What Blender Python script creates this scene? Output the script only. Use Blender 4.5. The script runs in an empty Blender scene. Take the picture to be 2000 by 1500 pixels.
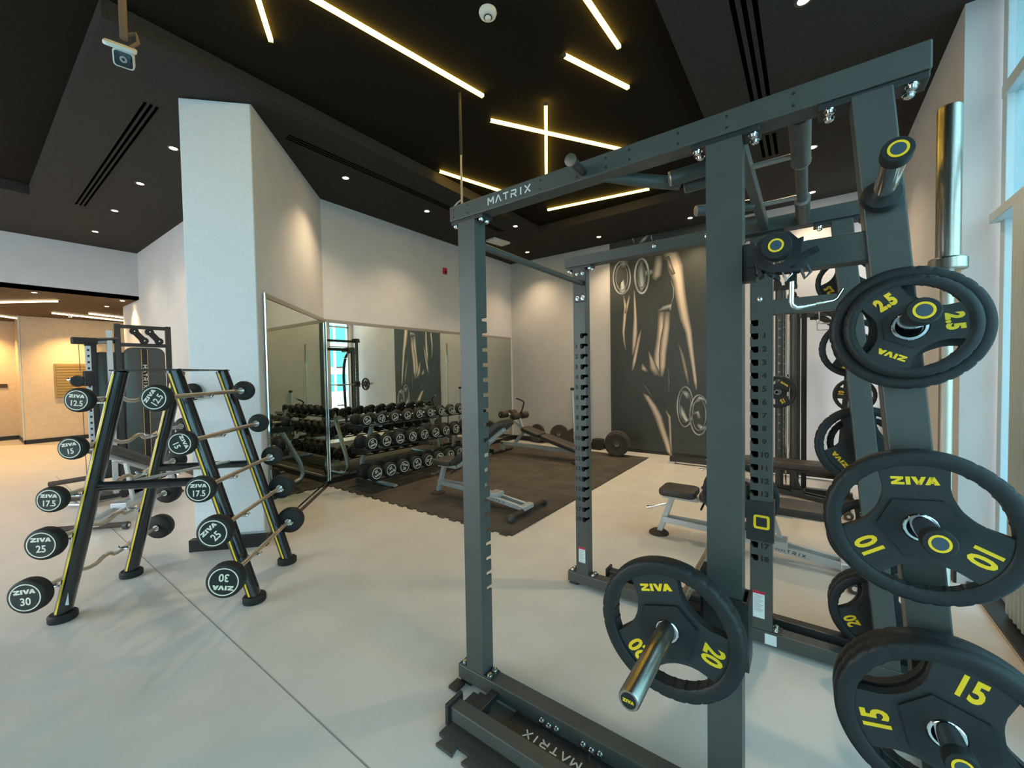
import bpy, bmesh, math, random
from mathutils import Vector, Matrix
PI = math.pi
random.seed(4)
sc = bpy.context.scene
COL = sc.collection

# ------------------------------------------------------------------ camera
yaw, pitch, roll = math.radians(36.085), math.radians(-1.681), math.radians(-0.977)
fw = Vector((-math.sin(yaw)*math.cos(pitch), math.cos(yaw)*math.cos(pitch), math.sin(pitch)))
r0 = Vector((math.cos(yaw), math.sin(yaw), 0)); u0 = r0.cross(fw)
rt = r0*math.cos(roll)+u0*math.sin(roll); up = u0*math.cos(roll)-r0*math.sin(roll)
cd = bpy.data.cameras.new('camera'); cam = bpy.data.objects.new('camera', cd); COL.objects.link(cam)
cd.sensor_fit = 'HORIZONTAL'; cd.sensor_width = 36.0; cd.lens = 793.0/2000*36
cd.clip_start = .02; cd.clip_end = 400
cam.matrix_world = Matrix(((rt.x, up.x, -fw.x, 0), (rt.y, up.y, -fw.y, 0), (rt.z, up.z, -fw.z, 1.5), (0, 0, 0, 1)))
sc.camera = cam
# ------------------------------------------------------------------ colour management, world
vs = sc.view_settings; vs.view_transform = 'Standard'; vs.look = 'None'; vs.gamma = 1; vs.use_curve_mapping = False
vs.exposure = 1.25
cy = sc.cycles; cy.use_denoising = True; cy.max_bounces = 7; cy.diffuse_bounces = 4; cy.glossy_bounces = 4
cy.transmission_bounces = 4; cy.transparent_max_bounces = 8; cy.sample_clamp_indirect = 4; cy.sample_clamp_direct = 0
cy.caustics_reflective = False; cy.caustics_refractive = False; cy.use_light_tree = True
W = bpy.data.worlds.new('world'); sc.world = W; W.use_nodes = True
wn, wl = W.node_tree.nodes, W.node_tree.links
bg = wn['Background']; tc = wn.new('ShaderNodeTexCoord'); sp = wn.new('ShaderNodeSeparateXYZ'); cr = wn.new('ShaderNodeValToRGB')
wl.new(tc.outputs['Generated'], sp.inputs[0]); wl.new(sp.outputs['Z'], cr.inputs[0]); wl.new(cr.outputs[0], bg.inputs[0])
cr.color_ramp.elements[0].position = 0.0; cr.color_ramp.elements[0].color = (.92, .95, .94, 1)
cr.color_ramp.elements[1].position = .7; cr.color_ramp.elements[1].color = (.70, .84, 1.0, 1)
bg.inputs[1].default_value = 3.9
SUN = bpy.data.lights.new('sun', 'SUN')

def area(name, loc, rot, sx, sy, power=0, color=(1, 1, 1), portal=False):
    l = bpy.data.lights.new(name, 'AREA'); l.shape = 'RECTANGLE'; l.size = sx; l.size_y = sy; l.energy = power; l.color = color
    o = bpy.data.objects.new(name, l); COL.objects.link(o); o.location = loc; o.rotation_euler = rot
    if portal: l.cycles.is_portal = True
    return o
bpy.data.lights.remove(SUN)
# portals fill the daylight openings (they only steer sky sampling)
area('daylight_opening_side', (1.10, .2, 1.95), (0, PI/2, 0), 3.7, 7.4, portal=True)
area('daylight_opening_corner', (.93, 6.87, 1.9), (0, PI/2, 0), 3.2, .66, portal=True)
area('daylight_opening_back', (-6.8, -4.05, 1.9), (PI/2, 0, 0), 6.4, 3.4, portal=True)

# ------------------------------------------------------------------ materials
def mat(name, col, rough=.5, metal=0, noise=0, nscale=30, bump=0, bscale=200, spec=.5, coat=0, emit=None, estr=0):
    m = bpy.data.materials.new(name); m.use_nodes = True; n, l = m.node_tree.nodes, m.node_tree.links
    b = n['Principled BSDF']; b.inputs['Base Color'].default_value = (*col, 1); b.inputs['Roughness'].default_value = rough
    b.inputs['Metallic'].default_value = metal; b.inputs['Specular IOR Level'].default_value = spec; b.inputs['Coat Weight'].default_value = coat
    b.inputs['Coat Roughness'].default_value = .12
    t = n.new('ShaderNodeTexCoord')
    if noise:
        x = n.new('ShaderNodeTexNoise'); x.inputs['Scale'].default_value = nscale; x.inputs['Detail'].default_value = 6
        l.new(t.outputs['Object'], x.inputs['Vector'])
        c = n.new('ShaderNodeValToRGB'); l.new(x.outputs['Fac'], c.inputs[0])
        c.color_ramp.elements[0].position = .3; c.color_ramp.elements[1].position = .7
        c.color_ramp.elements[0].color = (*[v*(1-noise) for v in col], 1); c.color_ramp.elements[1].color = (*[min(1, v*(1+noise)) for v in col], 1)
        l.new(c.outputs[0], b.inputs['Base Color'])
    if bump:
        x = n.new('ShaderNodeTexNoise'); x.inputs['Scale'].default_value = bscale; x.inputs['Detail'].default_value = 3
        l.new(t.outputs['Object'], x.inputs['Vector']); bp = n.new('ShaderNodeBump'); bp.inputs['Strength'].default_value = bump
        bp.inputs['Distance'].default_value = .002; l.new(x.outputs['Fac'], bp.inputs['Height']); l.new(bp.outputs[0], b.inputs['Normal'])
    if emit: b.inputs['Emission Color'].default_value = (*emit, 1); b.inputs['Emission Strength'].default_value = estr
    return m
M = dict(
 wall=mat('wall_paint', (.60, .585, .58), .75, noise=.03, nscale=4, bump=.25, bscale=90),
 wall_warm=mat('corridor_wallcovering', (.66, .53, .38), .8, noise=.06, nscale=12, bump=.3, bscale=120),
 stucco=mat('pillar_paint', (.72, .75, .77), .7, noise=.08, nscale=120, bump=.5, bscale=160),
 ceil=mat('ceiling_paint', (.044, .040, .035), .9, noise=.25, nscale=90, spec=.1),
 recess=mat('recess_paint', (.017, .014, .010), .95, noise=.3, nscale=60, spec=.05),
 soffit=mat('corridor_soffit', (.07, .038, .016), .8, noise=.2, nscale=5),
 floor=mat('vinyl_floor', (.68, .65, .60), .30, noise=.05, nscale=3.5, bump=.05, bscale=300, spec=.4),
 seam=mat('seam', (.30, .29, .27), .6),
 rubber=mat('rubber_floor', (.075, .066, .056), .75, noise=.3, nscale=3, bump=.4, bscale=300, spec=.25),
 base=mat('black_baseboard', (.012, .012, .013), .4),
 rack=mat('graphite_powder_coat', (.070, .074, .066), .38, noise=.06, nscale=14, bump=.12, bscale=500, spec=.45),
 rack2=mat('black_powder_coat', (.026, .027, .026), .38, bump=.1, bscale=500),
 glossblack=mat('gloss_black_tube', (.012, .014, .016), .18, coat=.6),
 yellow=mat('yellow_print', (.95, .63, .012), .5),
 white=mat('white_print', (.78, .78, .74), .5),
 dkprint=mat('black_print', (.008, .008, .009), .6),
 plate=mat('black_rubber_plate', (.018, .020, .020), .48, noise=.08, nscale=40, bump=.15, bscale=500, spec=.35),
 plate2=mat('black_rubber_face', (.027, .030, .030), .52, spec=.35),
 head=mat('grey_rubber_head', (.022, .022, .021), .62, noise=.15, nscale=250, spec=.3),
 head_disc=mat('dark_disc', (.012, .02, .02), .4),
 cream=mat('cream_print', (.83, .80, .66), .5),
 chrome=mat('chrome', (.82, .82, .83), .10, 1),
 steel=mat('brushed_steel', (.46, .42, .36), .28, 1, noise=.06, nscale=60),
 bronze=mat('knurled_steel_bar', (.66, .58, .48), .32, 1, bump=.4, bscale=900),
 silver=mat('silver_frame_paint', (.52, .56, .57), .32, .35),
 vinyl=mat('dark_vinyl', (.045, .038, .033), .5, bump=.2, bscale=260),
 foam=mat('brown_foam', (.06, .042, .032), .85),
 hdpe=mat('smoke_shroud', (.05, .06, .058), .3),
 alu=mat('brushed_trim', (.42, .37, .32), .35, .6),
 sticker=mat('sticker', (.72, .80, .80), .5), red=mat('red_paint', (.55, .01, .03), .4),
 plastic=mat('white_plastic', (.78, .77, .70), .4), conduit=mat('brown_conduit', (.15, .095, .065), .7),
 lens=mat('camera_lens', (.02, .03, .035), .08), slot=mat('slot_black', (.001, .001, .001), .9, spec=0),
 frame=mat('window_frame_white', (.54, .62, .64), .45), gold=mat('gold_slats', (.55, .36, .13), .35, .6),
 led=mat('led_diffuser', (.9, .8, .6), .5, emit=(1, .66, .10), estr=6.5), ledw=mat('led_cool', (.9, .9, .8), .5, emit=(1, .82, .52), estr=5),
 dl=mat('downlight_lens', (1, .9, .8), .5, emit=(1, .74, .42), estr=30), dring=mat('downlight_ring', (.05, .05, .05), .5),
 bumper=mat('bumper_rubber', (.05, .04, .032), .7, noise=.2, nscale=80), strap=mat('black_nylon', (.01, .01, .011), .6),
 towerg=mat('tower_glass', (.10, .55, .58), .15), towerw=mat('tower_frame', (.75, .9, .9), .5), pave=mat('outdoor_paving', (.55, .56, .55), .8),
 green=mat('leaf_green', (.07, .2, .05), .8, noise=.4, nscale=3), mural=mat('mural_backing', (.05, .058, .052), .45, noise=.2, nscale=1.5),
)
def mirror_mat():
    m = bpy.data.materials.new('mirror_glass'); m.use_nodes = True; b = m.node_tree.nodes['Principled BSDF']
    b.inputs['Base Color'].default_value = (.72, .78, .70, 1); b.inputs['Metallic'].default_value = 1; b.inputs['Roughness'].default_value = 0
    return m
M['mirror'] = mirror_mat()
def glass_mat(nm, tint):
    m = bpy.data.materials.new(nm); m.use_nodes = True; n, l = m.node_tree.nodes, m.node_tree.links
    n.remove(n['Principled BSDF']); o = n['Material Output']
    t = n.new('ShaderNodeBsdfTransparent'); t.inputs[0].default_value = (*tint, 1)
    g = n.new('ShaderNodeBsdfGlossy'); g.inputs['Roughness'].default_value = .02; mx = n.new('ShaderNodeMixShader'); mx.inputs[0].default_value = .07
    l.new(t.outputs[0], mx.inputs[1]); l.new(g.outputs[0], mx.inputs[2]); l.new(mx.outputs[0], o.inputs[0]); return m
M['glass'] = glass_mat('clear_glass', (.95, .965, .955)); M['glassb'] = glass_mat('blue_tinted_glass', (.46, .61, .64))
def vcol_mat():
    m = bpy.data.materials.new('mural_print'); m.use_nodes = True; n, l = m.node_tree.nodes, m.node_tree.links
    a = n.new('ShaderNodeAttribute'); a.attribute_name = 'ink'; l.new(a.outputs['Color'], n['Principled BSDF'].inputs['Base Color'])
    n['Principled BSDF'].inputs['Roughness'].default_value = .5; return m
M['ink'] = vcol_mat()

# ------------------------------------------------------------------ mesh helpers
def frame_of(d):
    d = Vector(d).normalized(); a = Vector((0, 0, 1)) if abs(d.z) < .9 else Vector((1, 0, 0))
    x = a.cross(d).normalized(); return x, d.cross(x), d
class G:
    def __init__(s): s.b = bmesh.new()
    def quadmesh(s, rings, closed_u=True, cap=True, close_v=False):
        R = [[s.b.verts.new(p) for p in r] for r in rings]; n = len(R[0])
        pairs = list(zip(R[:-1], R[1:])) + ([(R[-1], R[0])] if close_v else [])
        for a, c in pairs:
            for i in range(n if closed_u else n-1):
                j = (i+1) % n
                try: s.b.faces.new((a[i], a[j], c[j], c[i]))
                except ValueError: pass
        if cap and not close_v:
            for r in (R[0][::-1], R[-1]):
                try: s.b.faces.new(r)
                except ValueError: pass
        return s
    def box(s, x0, x1, y0, y1, z0, z1):
        return s.quadmesh([[(x0, y0, z), (x1, y0, z), (x1, y1, z), (x0, y1, z)] for z in (z0, z1)])
    def obox(s, c, ax, h):
        c = Vector(c); x, y, z = [Vector(a).normalized()*k for a, k in zip(ax, h)]
        return s.quadmesh([[c-x-y+z*k, c+x-y+z*k, c+x+y+z*k, c-x+y+z*k] for k in (-1, 1)])
    def beam(s, p, q, w, h, side=None):
        p, q = Vector(p), Vector(q); d = (q-p).normalized()
        sd = Vector(side) if side else Vector((-d.y, d.x, 0)) if abs(d.z) < .95 else Vector((1, 0, 0))
        sd = (sd-d*sd.dot(d)).normalized(); u = d.cross(sd)
        return s.obox((p+q)/2, (sd, u, d), (w/2, h/2, (q-p).length/2))
    def tube(s, pts, r, n=12, cap=True):
        pts = [Vector(p) for p in pts]; rings = []; px = None
        for i, p in enumerate(pts):
            d = (pts[min(i+1, len(pts)-1)]-pts[max(i-1, 0)]).normalized()
            if px is None: x, y, _ = frame_of(d)
            else: x = (px-d*px.dot(d)).normalized(); y = d.cross(x)
            px = x; rr = r[i] if isinstance(r, (list, tuple)) else r
            rings.append([p+(x*math.cos(2*PI*k/n)+y*math.sin(2*PI*k/n))*rr for k in range(n)])
        return s.quadmesh(rings, cap=cap)
    def lathe(s, o, d, prof, n=32, cap=True, mod=None):
        # prof: (t along d, radius)
        o = Vector(o); x, y, d = frame_of(d); rings = []
        for t, r in prof:
            rings.append([o+d*t+(x*math.cos(2*PI*k/n)+y*math.sin(2*PI*k/n))*(r*(mod(2*PI*k/n) if mod else 1)) for k in range(n)])
        return s.quadmesh(rings, cap=cap)
    def ringsolid(s, o, d, prof, n=48, mod=None):
        o = Vector(o); x, y, d = frame_of(d); rings = []
        for k in range(n):
            a = 2*PI*k/n; rd = x*math.cos(a)+y*math.sin(a)
            rings.append([o+d*t+rd*(r*(mod(a, r) if mod else 1)) for t, r in prof])
        return s.quadmesh(rings, close_v=True)
    def prism(s, loops, o, ex, ey, en, t):
        o, ex, ey, en = Vector(o), Vector(ex), Vector(ey), Vector(en)
        tb = bmesh.new(); es = []
        for lp in loops:
            vv = [tb.verts.new((p[0], p[1], 0)) for p in lp]
            es += [tb.edges.new((vv[i], vv[(i+1) % len(vv)])) for i in range(len(vv))]
        bmesh.ops.triangle_fill(tb, use_beauty=True, use_dissolve=False, edges=es)
        tb.verts.ensure_lookup_table(); tb.verts.index_update()
        P = [v.co.copy() for v in tb.verts]; F = [[v.index for v in f.verts] for f in tb.faces]
        B = [(e.verts[0].index, e.verts[1].index) for e in tb.edges if len(e.link_faces) == 1]; tb.free()
        lo = [s.b.verts.new(o+ex*p.x+ey*p.y) for p in P]; hi = [s.b.verts.new(o+ex*p.x+ey*p.y+en*t) for p in P]
        for f in F:
            s.b.faces.new([hi[i] for i in f]); s.b.faces.new([lo[i] for i in reversed(f)])
        for a, c in B: s.b.faces.new((lo[a], lo[c], hi[c], hi[a]))
        return s
    def rbox(s, c, ax, h, r, seg=4):
        # rounded pad: rounded outline in ax0-ax1, soft edges along ax2
        c = Vector(c); x, y, z = [Vector(a).normalized() for a in ax]
        def outline(inset):
            o = []; rr = max(r-inset, .002); hx, hy = h[0]-inset, h[1]-inset
            for cx, cy_, a0 in ((hx-rr, hy-rr, 0), (-hx+rr, hy-rr, PI/2), (-hx+rr, -hy+rr, PI), (hx-rr, -hy+rr, 1.5*PI)):
                for k in range(seg+1):
                    a = a0+PI/2*k/seg; o.append((cx+rr*math.cos(a), cy_+rr*math.sin(a)))
            return o
        e = min(r*.5, h[2]*.6); rings = []
        for zz, ins in ((-h[2], e), (-h[2]+e*.3, e*.3), (-h[2]+e, 0), (h[2]-e, 0), (h[2]-e*.3, e*.3), (h[2], e)):
            rings.append([c+x*a+y*b+z*zz for a, b in outline(ins)])
        return s.quadmesh(rings)
    def build(s, name, m, parent=None, world=True, smooth=None, bevel=0):
        bmesh.ops.recalc_face_normals(s.b, faces=s.b.faces)
        me = bpy.data.meshes.new(name); s.b.to_mesh(me); s.b.free()
        me.materials.append(M[m] if isinstance(m, str) else m)
        o = bpy.data.objects.new(name, me); COL.objects.link(o)
        if parent:
            o.parent = parent
            if world:
                mm = Matrix(); p = parent
                while p: mm = p.matrix_basis @ mm; p = p.parent
                me.transform(mm.inverted())
        if smooth: soft(me, smooth)
        if bevel:
            b = o.modifiers.new('edge', 'BEVEL'); b.width = bevel; b.segments = 2; b.limit_method = 'ANGLE'; b.angle_limit = .7
        return o
def soft(me, deg=35):
    me.polygons.foreach_set('use_smooth', [True]*len(me.polygons)); me.set_sharp_from_angle(angle=math.radians(deg))
def tag(o, label, cat, group=None):
    o['label'] = label; o['category'] = cat
    if group: o['group'] = group
    return o
def root(name, label, cat, loc, rz=0, group=None):
    o = bpy.data.objects.new(name, None); COL.objects.link(o); o.location = loc; o.rotation_euler = (0, 0, rz); o.empty_display_size = .1
    o.matrix_basis = Matrix.Translation(loc) @ Matrix.Rotation(rz, 4, 'Z')
    return tag(o, label, cat, group)
def st(o): o['kind'] = 'structure'; return o
def copytree(src, label, loc=None, rz=None, group=None, mtx=None):
    kids = {}
    for o in ALLKIDS(src): kids.setdefault(o.parent, []).append(o)
    def rec(o, par):
        c = o.copy(); COL.objects.link(c)
        if par: c.parent = par
        for k in kids.get(o, []): rec(k, c)
        return c
    c = rec(src, None)
    if mtx is not None: c.matrix_basis = mtx
    elif loc is not None: c.matrix_basis = Matrix.Translation(loc) @ Matrix.Rotation(rz or 0, 4, 'Z')
    c['label'] = label
    if group: c['group'] = group
    return c
def ALLKIDS(src):
    out = []; st_ = [src]
    while st_:
        o = st_.pop()
        for k in COL.objects:
            if k.parent == o: out.append(k); st_.append(k)
    return out
# ---- lettering
def text_geo(s, size, thick=0.0, xs=1.0, spacing=1.0):
    cu = bpy.data.curves.new('t', 'FONT'); cu.body = s; cu.size = size; cu.align_x = 'CENTER'; cu.align_y = 'CENTER'
    cu.offset = thick; cu.space_character = spacing; cu.resolution_u = 3
    o = bpy.data.objects.new('t', cu); me = bpy.data.meshes.new_from_object(o)
    V = [(v.co.x*xs, v.co.y) for v in me.vertices]; F = [list(p.vertices) for p in me.polygons]
    bpy.data.objects.remove(o); bpy.data.curves.remove(cu); bpy.data.meshes.remove(me); return V, F
def poly_geo(polys):
    V, F = [], []
    for p in polys:
        F.append(list(range(len(V), len(V)+len(p)))); V += list(p)
    return V, F
def ziva_geo(w, h):
    L = []
    def add(x0, pts): L.append([((x0+px), py) for px, py in pts])
    add(0, [(0, 1), (.95, 1), (.95, .70), (0, .70)][::-1]); add(0, [(0, 0), (1, 0), (1, .30), (0, .30)]); add(0, [(.02, .30), (.42, .30), (.95, .70), (.55, .70)])
    add(1.1, [(0, 0), (.33, 0), (.33, 1), (0, 1)])
    add(1.5, [(0, 1), (.36, 0), (.66, 0), (.36, 1)]); add(1.5, [(.36, 0), (.70, 0), (1.08, 1), (.75, 1)])
    add(2.45, [(0, 0), (.36, 0), (.68, 1), (.38, 1)]); add(2.45, [(.66, 0), (1.05, 0), (.72, 1), (.38, 1)]); add(2.45, [(.3, .18), (.75, .18), (.7, .42), (.4, .42)])
    return poly_geo([[((x-1.75)/3.5*w, (y-.5)*h) for x, y in p] for p in L])
def matrix_geo(h, pitch):
    t = .17; out = []
    def stroke(x0, a, b):
        ax, ay, bx, by = a[0]*.8, a[1], b[0]*.8, b[1]; dx, dy = bx-ax, by-ay; l = math.hypot(dx, dy); nx, ny = -dy/l*t/2, dx/l*t/2
        out.append([(x0+ax-nx, ay-ny), (x0+bx-nx, by-ny), (x0+bx+nx, by+ny), (x0+ax+nx, ay+ny)])
    GL = dict(M=[((0, 0), (0, 1)), ((0, 1), (.6, .35)), ((.6, .35), (1.2, 1)), ((1.2, 1), (1.2, 0))], A=[((0, 0), (.6, 1)), ((.6, 1), (1.2, 0))],
              T=[((-.05, .92), (1.1, .92)), ((.55, 0), (.55, .9))], R=[((0, 0), (0, .62)), ((0, .92), (1, .92)), ((1, .92), (1, .45)), ((0, .45), (1, .45)), ((.45, .45), (1.1, 0))],
              I=[((.3, 0), (.3, 1))], X=[((0, 0), (1.1, 1)), ((0, 1), (1.1, 0))])
    x = 0
    for ch in 'MATRIX':
        for a, b in GL[ch]: stroke(x, a, b)
        x += (1.35 if ch != 'I' else .9)*pitch
    x -= .2
    return poly_geo([[((px-x/2)*h, (py-.5)*h) for px, py in p] for p in out])
def stamp(g, geo, o, ex, ey, t=.0012):
    # place flat lettering as a thin raised solid
    o, ex, ey = Vector(o), Vector(ex).normalized(), Vector(ey).normalized(); en = ex.cross(ey); V, F = geo
    a = [g.b.verts.new(o+ex*x+ey*y) for x, y in V]; b = [g.b.verts.new(o+ex*x+ey*y+en*t) for x, y in V]
    cnt = {}
    for f in F:
        g.b.faces.new([b[i] for i in f])
        for i in range(len(f)):
            e = (f[i], f[(i+1) % len(f)]); cnt[e] = 1
    for (i, j) in list(cnt):
        if (j, i) not in cnt: g.b.faces.new((a[i], a[j], b[j], b[i]))
    return g

# ================================================================== SETTING
H = 3.87
YW = 7.30     # mural wall
XM = -5.30    # mirror wall
g = G().box(-17, 1.3, -4.3, 7.6, -.12, 0); st(g.build('floor', 'floor'))
# jointing line in the vinyl
g = G().box(-9.5, 1.0, .876, .882, .0002, .0012); st(g.build('trim_1', 'seam'))
# suspended ceiling with an L-shaped recess
g = G()
for x0, x1, y0, y1 in ((-10.4, -8.04, -4.1, 2.12), (-8.04, -5.6, .645, 2.12), (-5.6, -3.74, .645, 7.4), (-3.74, -.80, 6.0, 7.4), (-.80, 1.25, -4.1, 7.4), (-8.04, -.80, -4.1, -2.6)):
    g.box(x0, x1, y0, y1, H, 3.999)
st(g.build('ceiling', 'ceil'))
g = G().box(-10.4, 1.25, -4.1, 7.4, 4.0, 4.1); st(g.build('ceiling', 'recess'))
# walls
g = G().box(XM-.2, -.0, YW, YW+.2, 0, 4.0).box(0, 1.05, YW, YW+.2, 0, 4.0); st(g.build('wall_far', 'wall'))
g = G().box(XM-.2, XM, 2.9, YW, 0, 4.0); st(g.build('wall_mirror', 'wall'))
s2 = math.sqrt(.5)
A_ = (-4.315, 1.205); B_ = (-3.93, 1.60)
# thick diagonal wall ending in the pillar face
g = G().prism([[A_, B_, (XM, 2.97), (XM-.2, 3.1), (-5.23, 2.12)][::1]], (0, 0, 0), (1, 0, 0), (0, 1, 0), (0, 0, 1), 3.9); st(g.build('wall_diagonal', 'wall'))
d = Vector((B_[0]-A_[0], B_[1]-A_[1], 0)).normalized(); nrm = Vector((d.y, -d.x, 0)); mid = Vector(((A_[0]+B_[0])/2, (A_[1]+B_[1])/2, 0)); hw = (Vector(B_)-Vector(A_)).length/2
g = G().obox(mid+nrm*.012+Vector((0, 0, 1.99)), (d, nrm, (0, 0, 1)), (hw, .012, 1.87)); st(g.build('wall_pillar', 'stucco', bevel=.006))
g = G().obox(mid+nrm*.04+Vector((0, 0, .05)), (d, nrm, (0, 0, 1)), (hw+.03, .03, .05)); st(g.build('baseboard_pillar', 'base'))
g = G().box(-11.56, -5.2, 2.12, 2.3, 0, 4.0); st(g.build('wall_side', 'wall'))
g = G().box(-10.45, -10.3, -4.1, 2.12, 3.0, 4.0); st(g.build('wall_left', 'wall'))
g = G().box(-17, -10.3, -4.1, 6, 3.0, 3.06); st(g.build('ceiling', 'soffit'))
g = G().box(-14.95, -14.8, .93, 6, 0, 3.0).box(-16.4, -14.95, .93, 1.05, 0, 3.0); st(g.build('wall_corridor', 'wall_warm'))
g = G().box(-16.5, -16.3, -4.1, 1.0, 0, 3.0); st(g.build('wall_corridor', 'wall_warm'))
g = G().box(-16.5, -10.3, -4.3, -4.1, 0, 3.0); st(g.build('wall_corridor', 'wall_warm'))
g = G().box(-14.8, -11.56, 5.8, 6, 0, 3.0).box(-11.7, -11.56, 2.3, 6, 0, 3.0); st(g.build('wall_corridor', 'wall_warm'))
g = G().box(-14.8, -14.78, .915, 6, 0, .10).box(-16.3, -16.28, -4, .93, 0, .10).box(-16.3, -14.78, .912, .93, 0, .1); st(g.build('baseboard_corridor', 'base'))
g = G().box(-14.815, -14.785, .90, .925, .1, 3.0); st(g.build('trim_2', 'frame'))
# window wall side: solid piece Y>4, glazed bay Y<4
g = G().box(.83, 1.05, 4.0, 6.55, 0, 4.0).box(.83, 1.05, 7.2, YW, 0, 4.0).box(.83, 1.05, 6.55, 7.2, 0, .25).box(.83, 1.05, 6.55, 7.2, 3.6, 4.0); st(g.build('wall_right', 'wall'))
g = G().box(.98, 1.2, -4.1, 4.0, 3.84, 4.0).box(.87, 1.2, -4.1, 4.0, 0, .012); st(g.build('wall_right', 'wall'))
g = G().box(.875, .985, -4.0, 3.995, .012, .03); st(g.build('trim_3', 'base'))
g = G()
for y0, y1 in ((-10.4, -10.0), (-3.6, 1.2)): g.box(y0, y1, -4.25, -4.1, 0, 4.0)
g.box(-10.0, -3.6, -4.25, -4.1, 3.65, 4.0).box(-10.0, -3.6, -4.25, -4.1, 0, .2); st(g.build('wall_back', 'wall'))
g = G()
for i in range(7): x = -10.0+i*6.4/6; g.box(x-.035, x+.035, -4.2, -4.12, .2, 3.65)
g.box(-10.0, -3.6, -4.2, -4.12, 2.5, 2.58); w = st(g.build('window_1', 'frame'))
g = G().box(-10.0, -3.6, -4.17, -4.16, .2, 3.65); st(g.build('pane', 'glass', w))
# glazed bay beside the camera
g = G()
for y in (3.93, 2.35, .75, -.85, -2.45, -4.05): g.box(.99, 1.07, y-.035, y+.035, .03, 3.84)
g.box(.985, 1.075, -4.05, 3.96, 3.17, 3.25).box(.985, 1.075, -4.05, 3.96, 3.80, 3.84).box(.985, 1.075, -4.05, 3.96, .03, .10)
w = st(g.build('window_2', 'frame', bevel=.004))
g = G().box(.94, 1.09, -4.05, 3.96, 2.40, 2.46); st(g.build('window_transom', 'frame', w, bevel=.004))
g = G().box(1.025, 1.035, -4.05, 3.96, .1, 3.8); st(g.build('pane', 'glassb', w))
# half-drawn white blind stack / door leaf by the bay corner
g = G()
for k in range(5): g.tube([(.955, 3.55-.055*k, .05), (.955, 3.55-.055*k, 2.4)], .022, 10)
t = root('curtain', 'pale bunched curtain hanging in the glazed bay beside the door', 'curtain', (.955, 3.44, 0)); g.build('fabric_folds', 'frame', t, smooth=40)
g = G().box(.955, .99, 2.2, 3.26, .04, 2.38); dd = st(g.build('door_1', 'frame', bevel=.004))
g = G().box(.945, .957, 2.34, 3.12, .5, 2.25); st(g.build('pane', 'glass', dd))
g = G().box(.94, .946, 3.02, 3.10, .9, 1.15); st(g.build('door_sign', mat('blue_sign', (.03, .05, .5), .4), dd))
g = G()
for y in (6.57, 7.18): g.box(.88, .96, y-.025, y+.025, .25, 3.6)
for z in (.27, 2.35, 2.95, 3.58): g.box(.88, .96, 6.55, 7.2, z-.02, z+.02)
w = st(g.build('window_3', 'frame')); g = G().box(.915, .922, 6.58, 7.17, .27, 3.58); st(g.build('pane', 'glass', w))
# baseboards, mirror trims
g = G().box(XM, .83, YW-.015, YW, 0, .10); st(g.build('baseboard_far', 'base'))
g = G().box(.815, .83, 4.0, YW, 0, .10); st(g.build('baseboard_right', 'base'))
g = G().box(XM, XM+.02, 2.99, YW, 0, .09); st(g.build('baseboard_mirror', 'base'))
dv = Vector((-s2, s2, 0)); dn = Vector((s2, s2, 0)); B3 = Vector((-3.93, 1.6, 0))
L2 = (Vector((XM, 2.97, 0))-B3).length
g = G().obox(B3+dv*(L2/2)+dn*.01+Vector((0, 0, .03)), (dv, dn, (0, 0, 1)), (L2/2, .01, .03)); st(g.build('baseboard_diagonal', 'base'))
g = G().box(-11.56, -5.23, 2.105, 2.12, 0, .10); st(g.build('baseboard_side', 'base'))

# ---- mirrors (each pane could be lifted off)
def mirror(label, o, dx, w, z0, z1, n):
    o = Vector(o); t = root('wall_mirror_panel', label, 'mirror', o, 0, 'mirror panels on the walls')
    c = o+dx*w/2
    G().obox(c+n*.006+Vector((0, 0, (z0+z1)/2)), (dx, n, (0, 0, 1)), (w/2-.003, .004, (z1-z0)/2)).build('mirror_glass', 'mirror', t)
    G().obox(c+n*.010+Vector((0, 0, z1+.018)), (dx, n, (0, 0, 1)), (w/2, .010, .022)).build('top_frame', 'alu', t)
    G().obox(c+n*.012+Vector((0, 0, z0-.012)), (dx, n, (0, 0, 1)), (w/2, .012, .012)).build('bottom_frame', 'chrome', t)
    return t
Y_ = Vector((0, 1, 0)); X_ = Vector((1, 0, 0)); Z_ = Vector((0, 0, 1))
mirror('long wall mirror behind the corner end of the dumbbell rack', (XM, 2.99, 0), Y_, 2.12, .11, 2.22, X_)
mirror('wall mirror behind the far end of the dumbbell rack', (XM, 5.115, 0), Y_, 1.22, .11, 2.22, X_)
mirror('wall mirror nearest the mural wall', (XM, 6.34, 0), Y_, .90, .11, 2.22, X_)
md = mirror('single mirror on the angled wall beside the pillar', B3+dv*.12, dv, L2-.135, .075, 2.22, dn)
G().tube([B3+dv*.105+dn*.014+Z_*.06, B3+dv*.105+dn*.014+Z_*2.26], .013, 8).build('side_frame', 'chrome', md, smooth=40)
G().tube([Vector((XM+.02, 2.985, .06)), Vector((XM+.02, 2.985, 2.22))], .012, 8).build('corner_frame', 'chrome', md, smooth=40)

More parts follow.
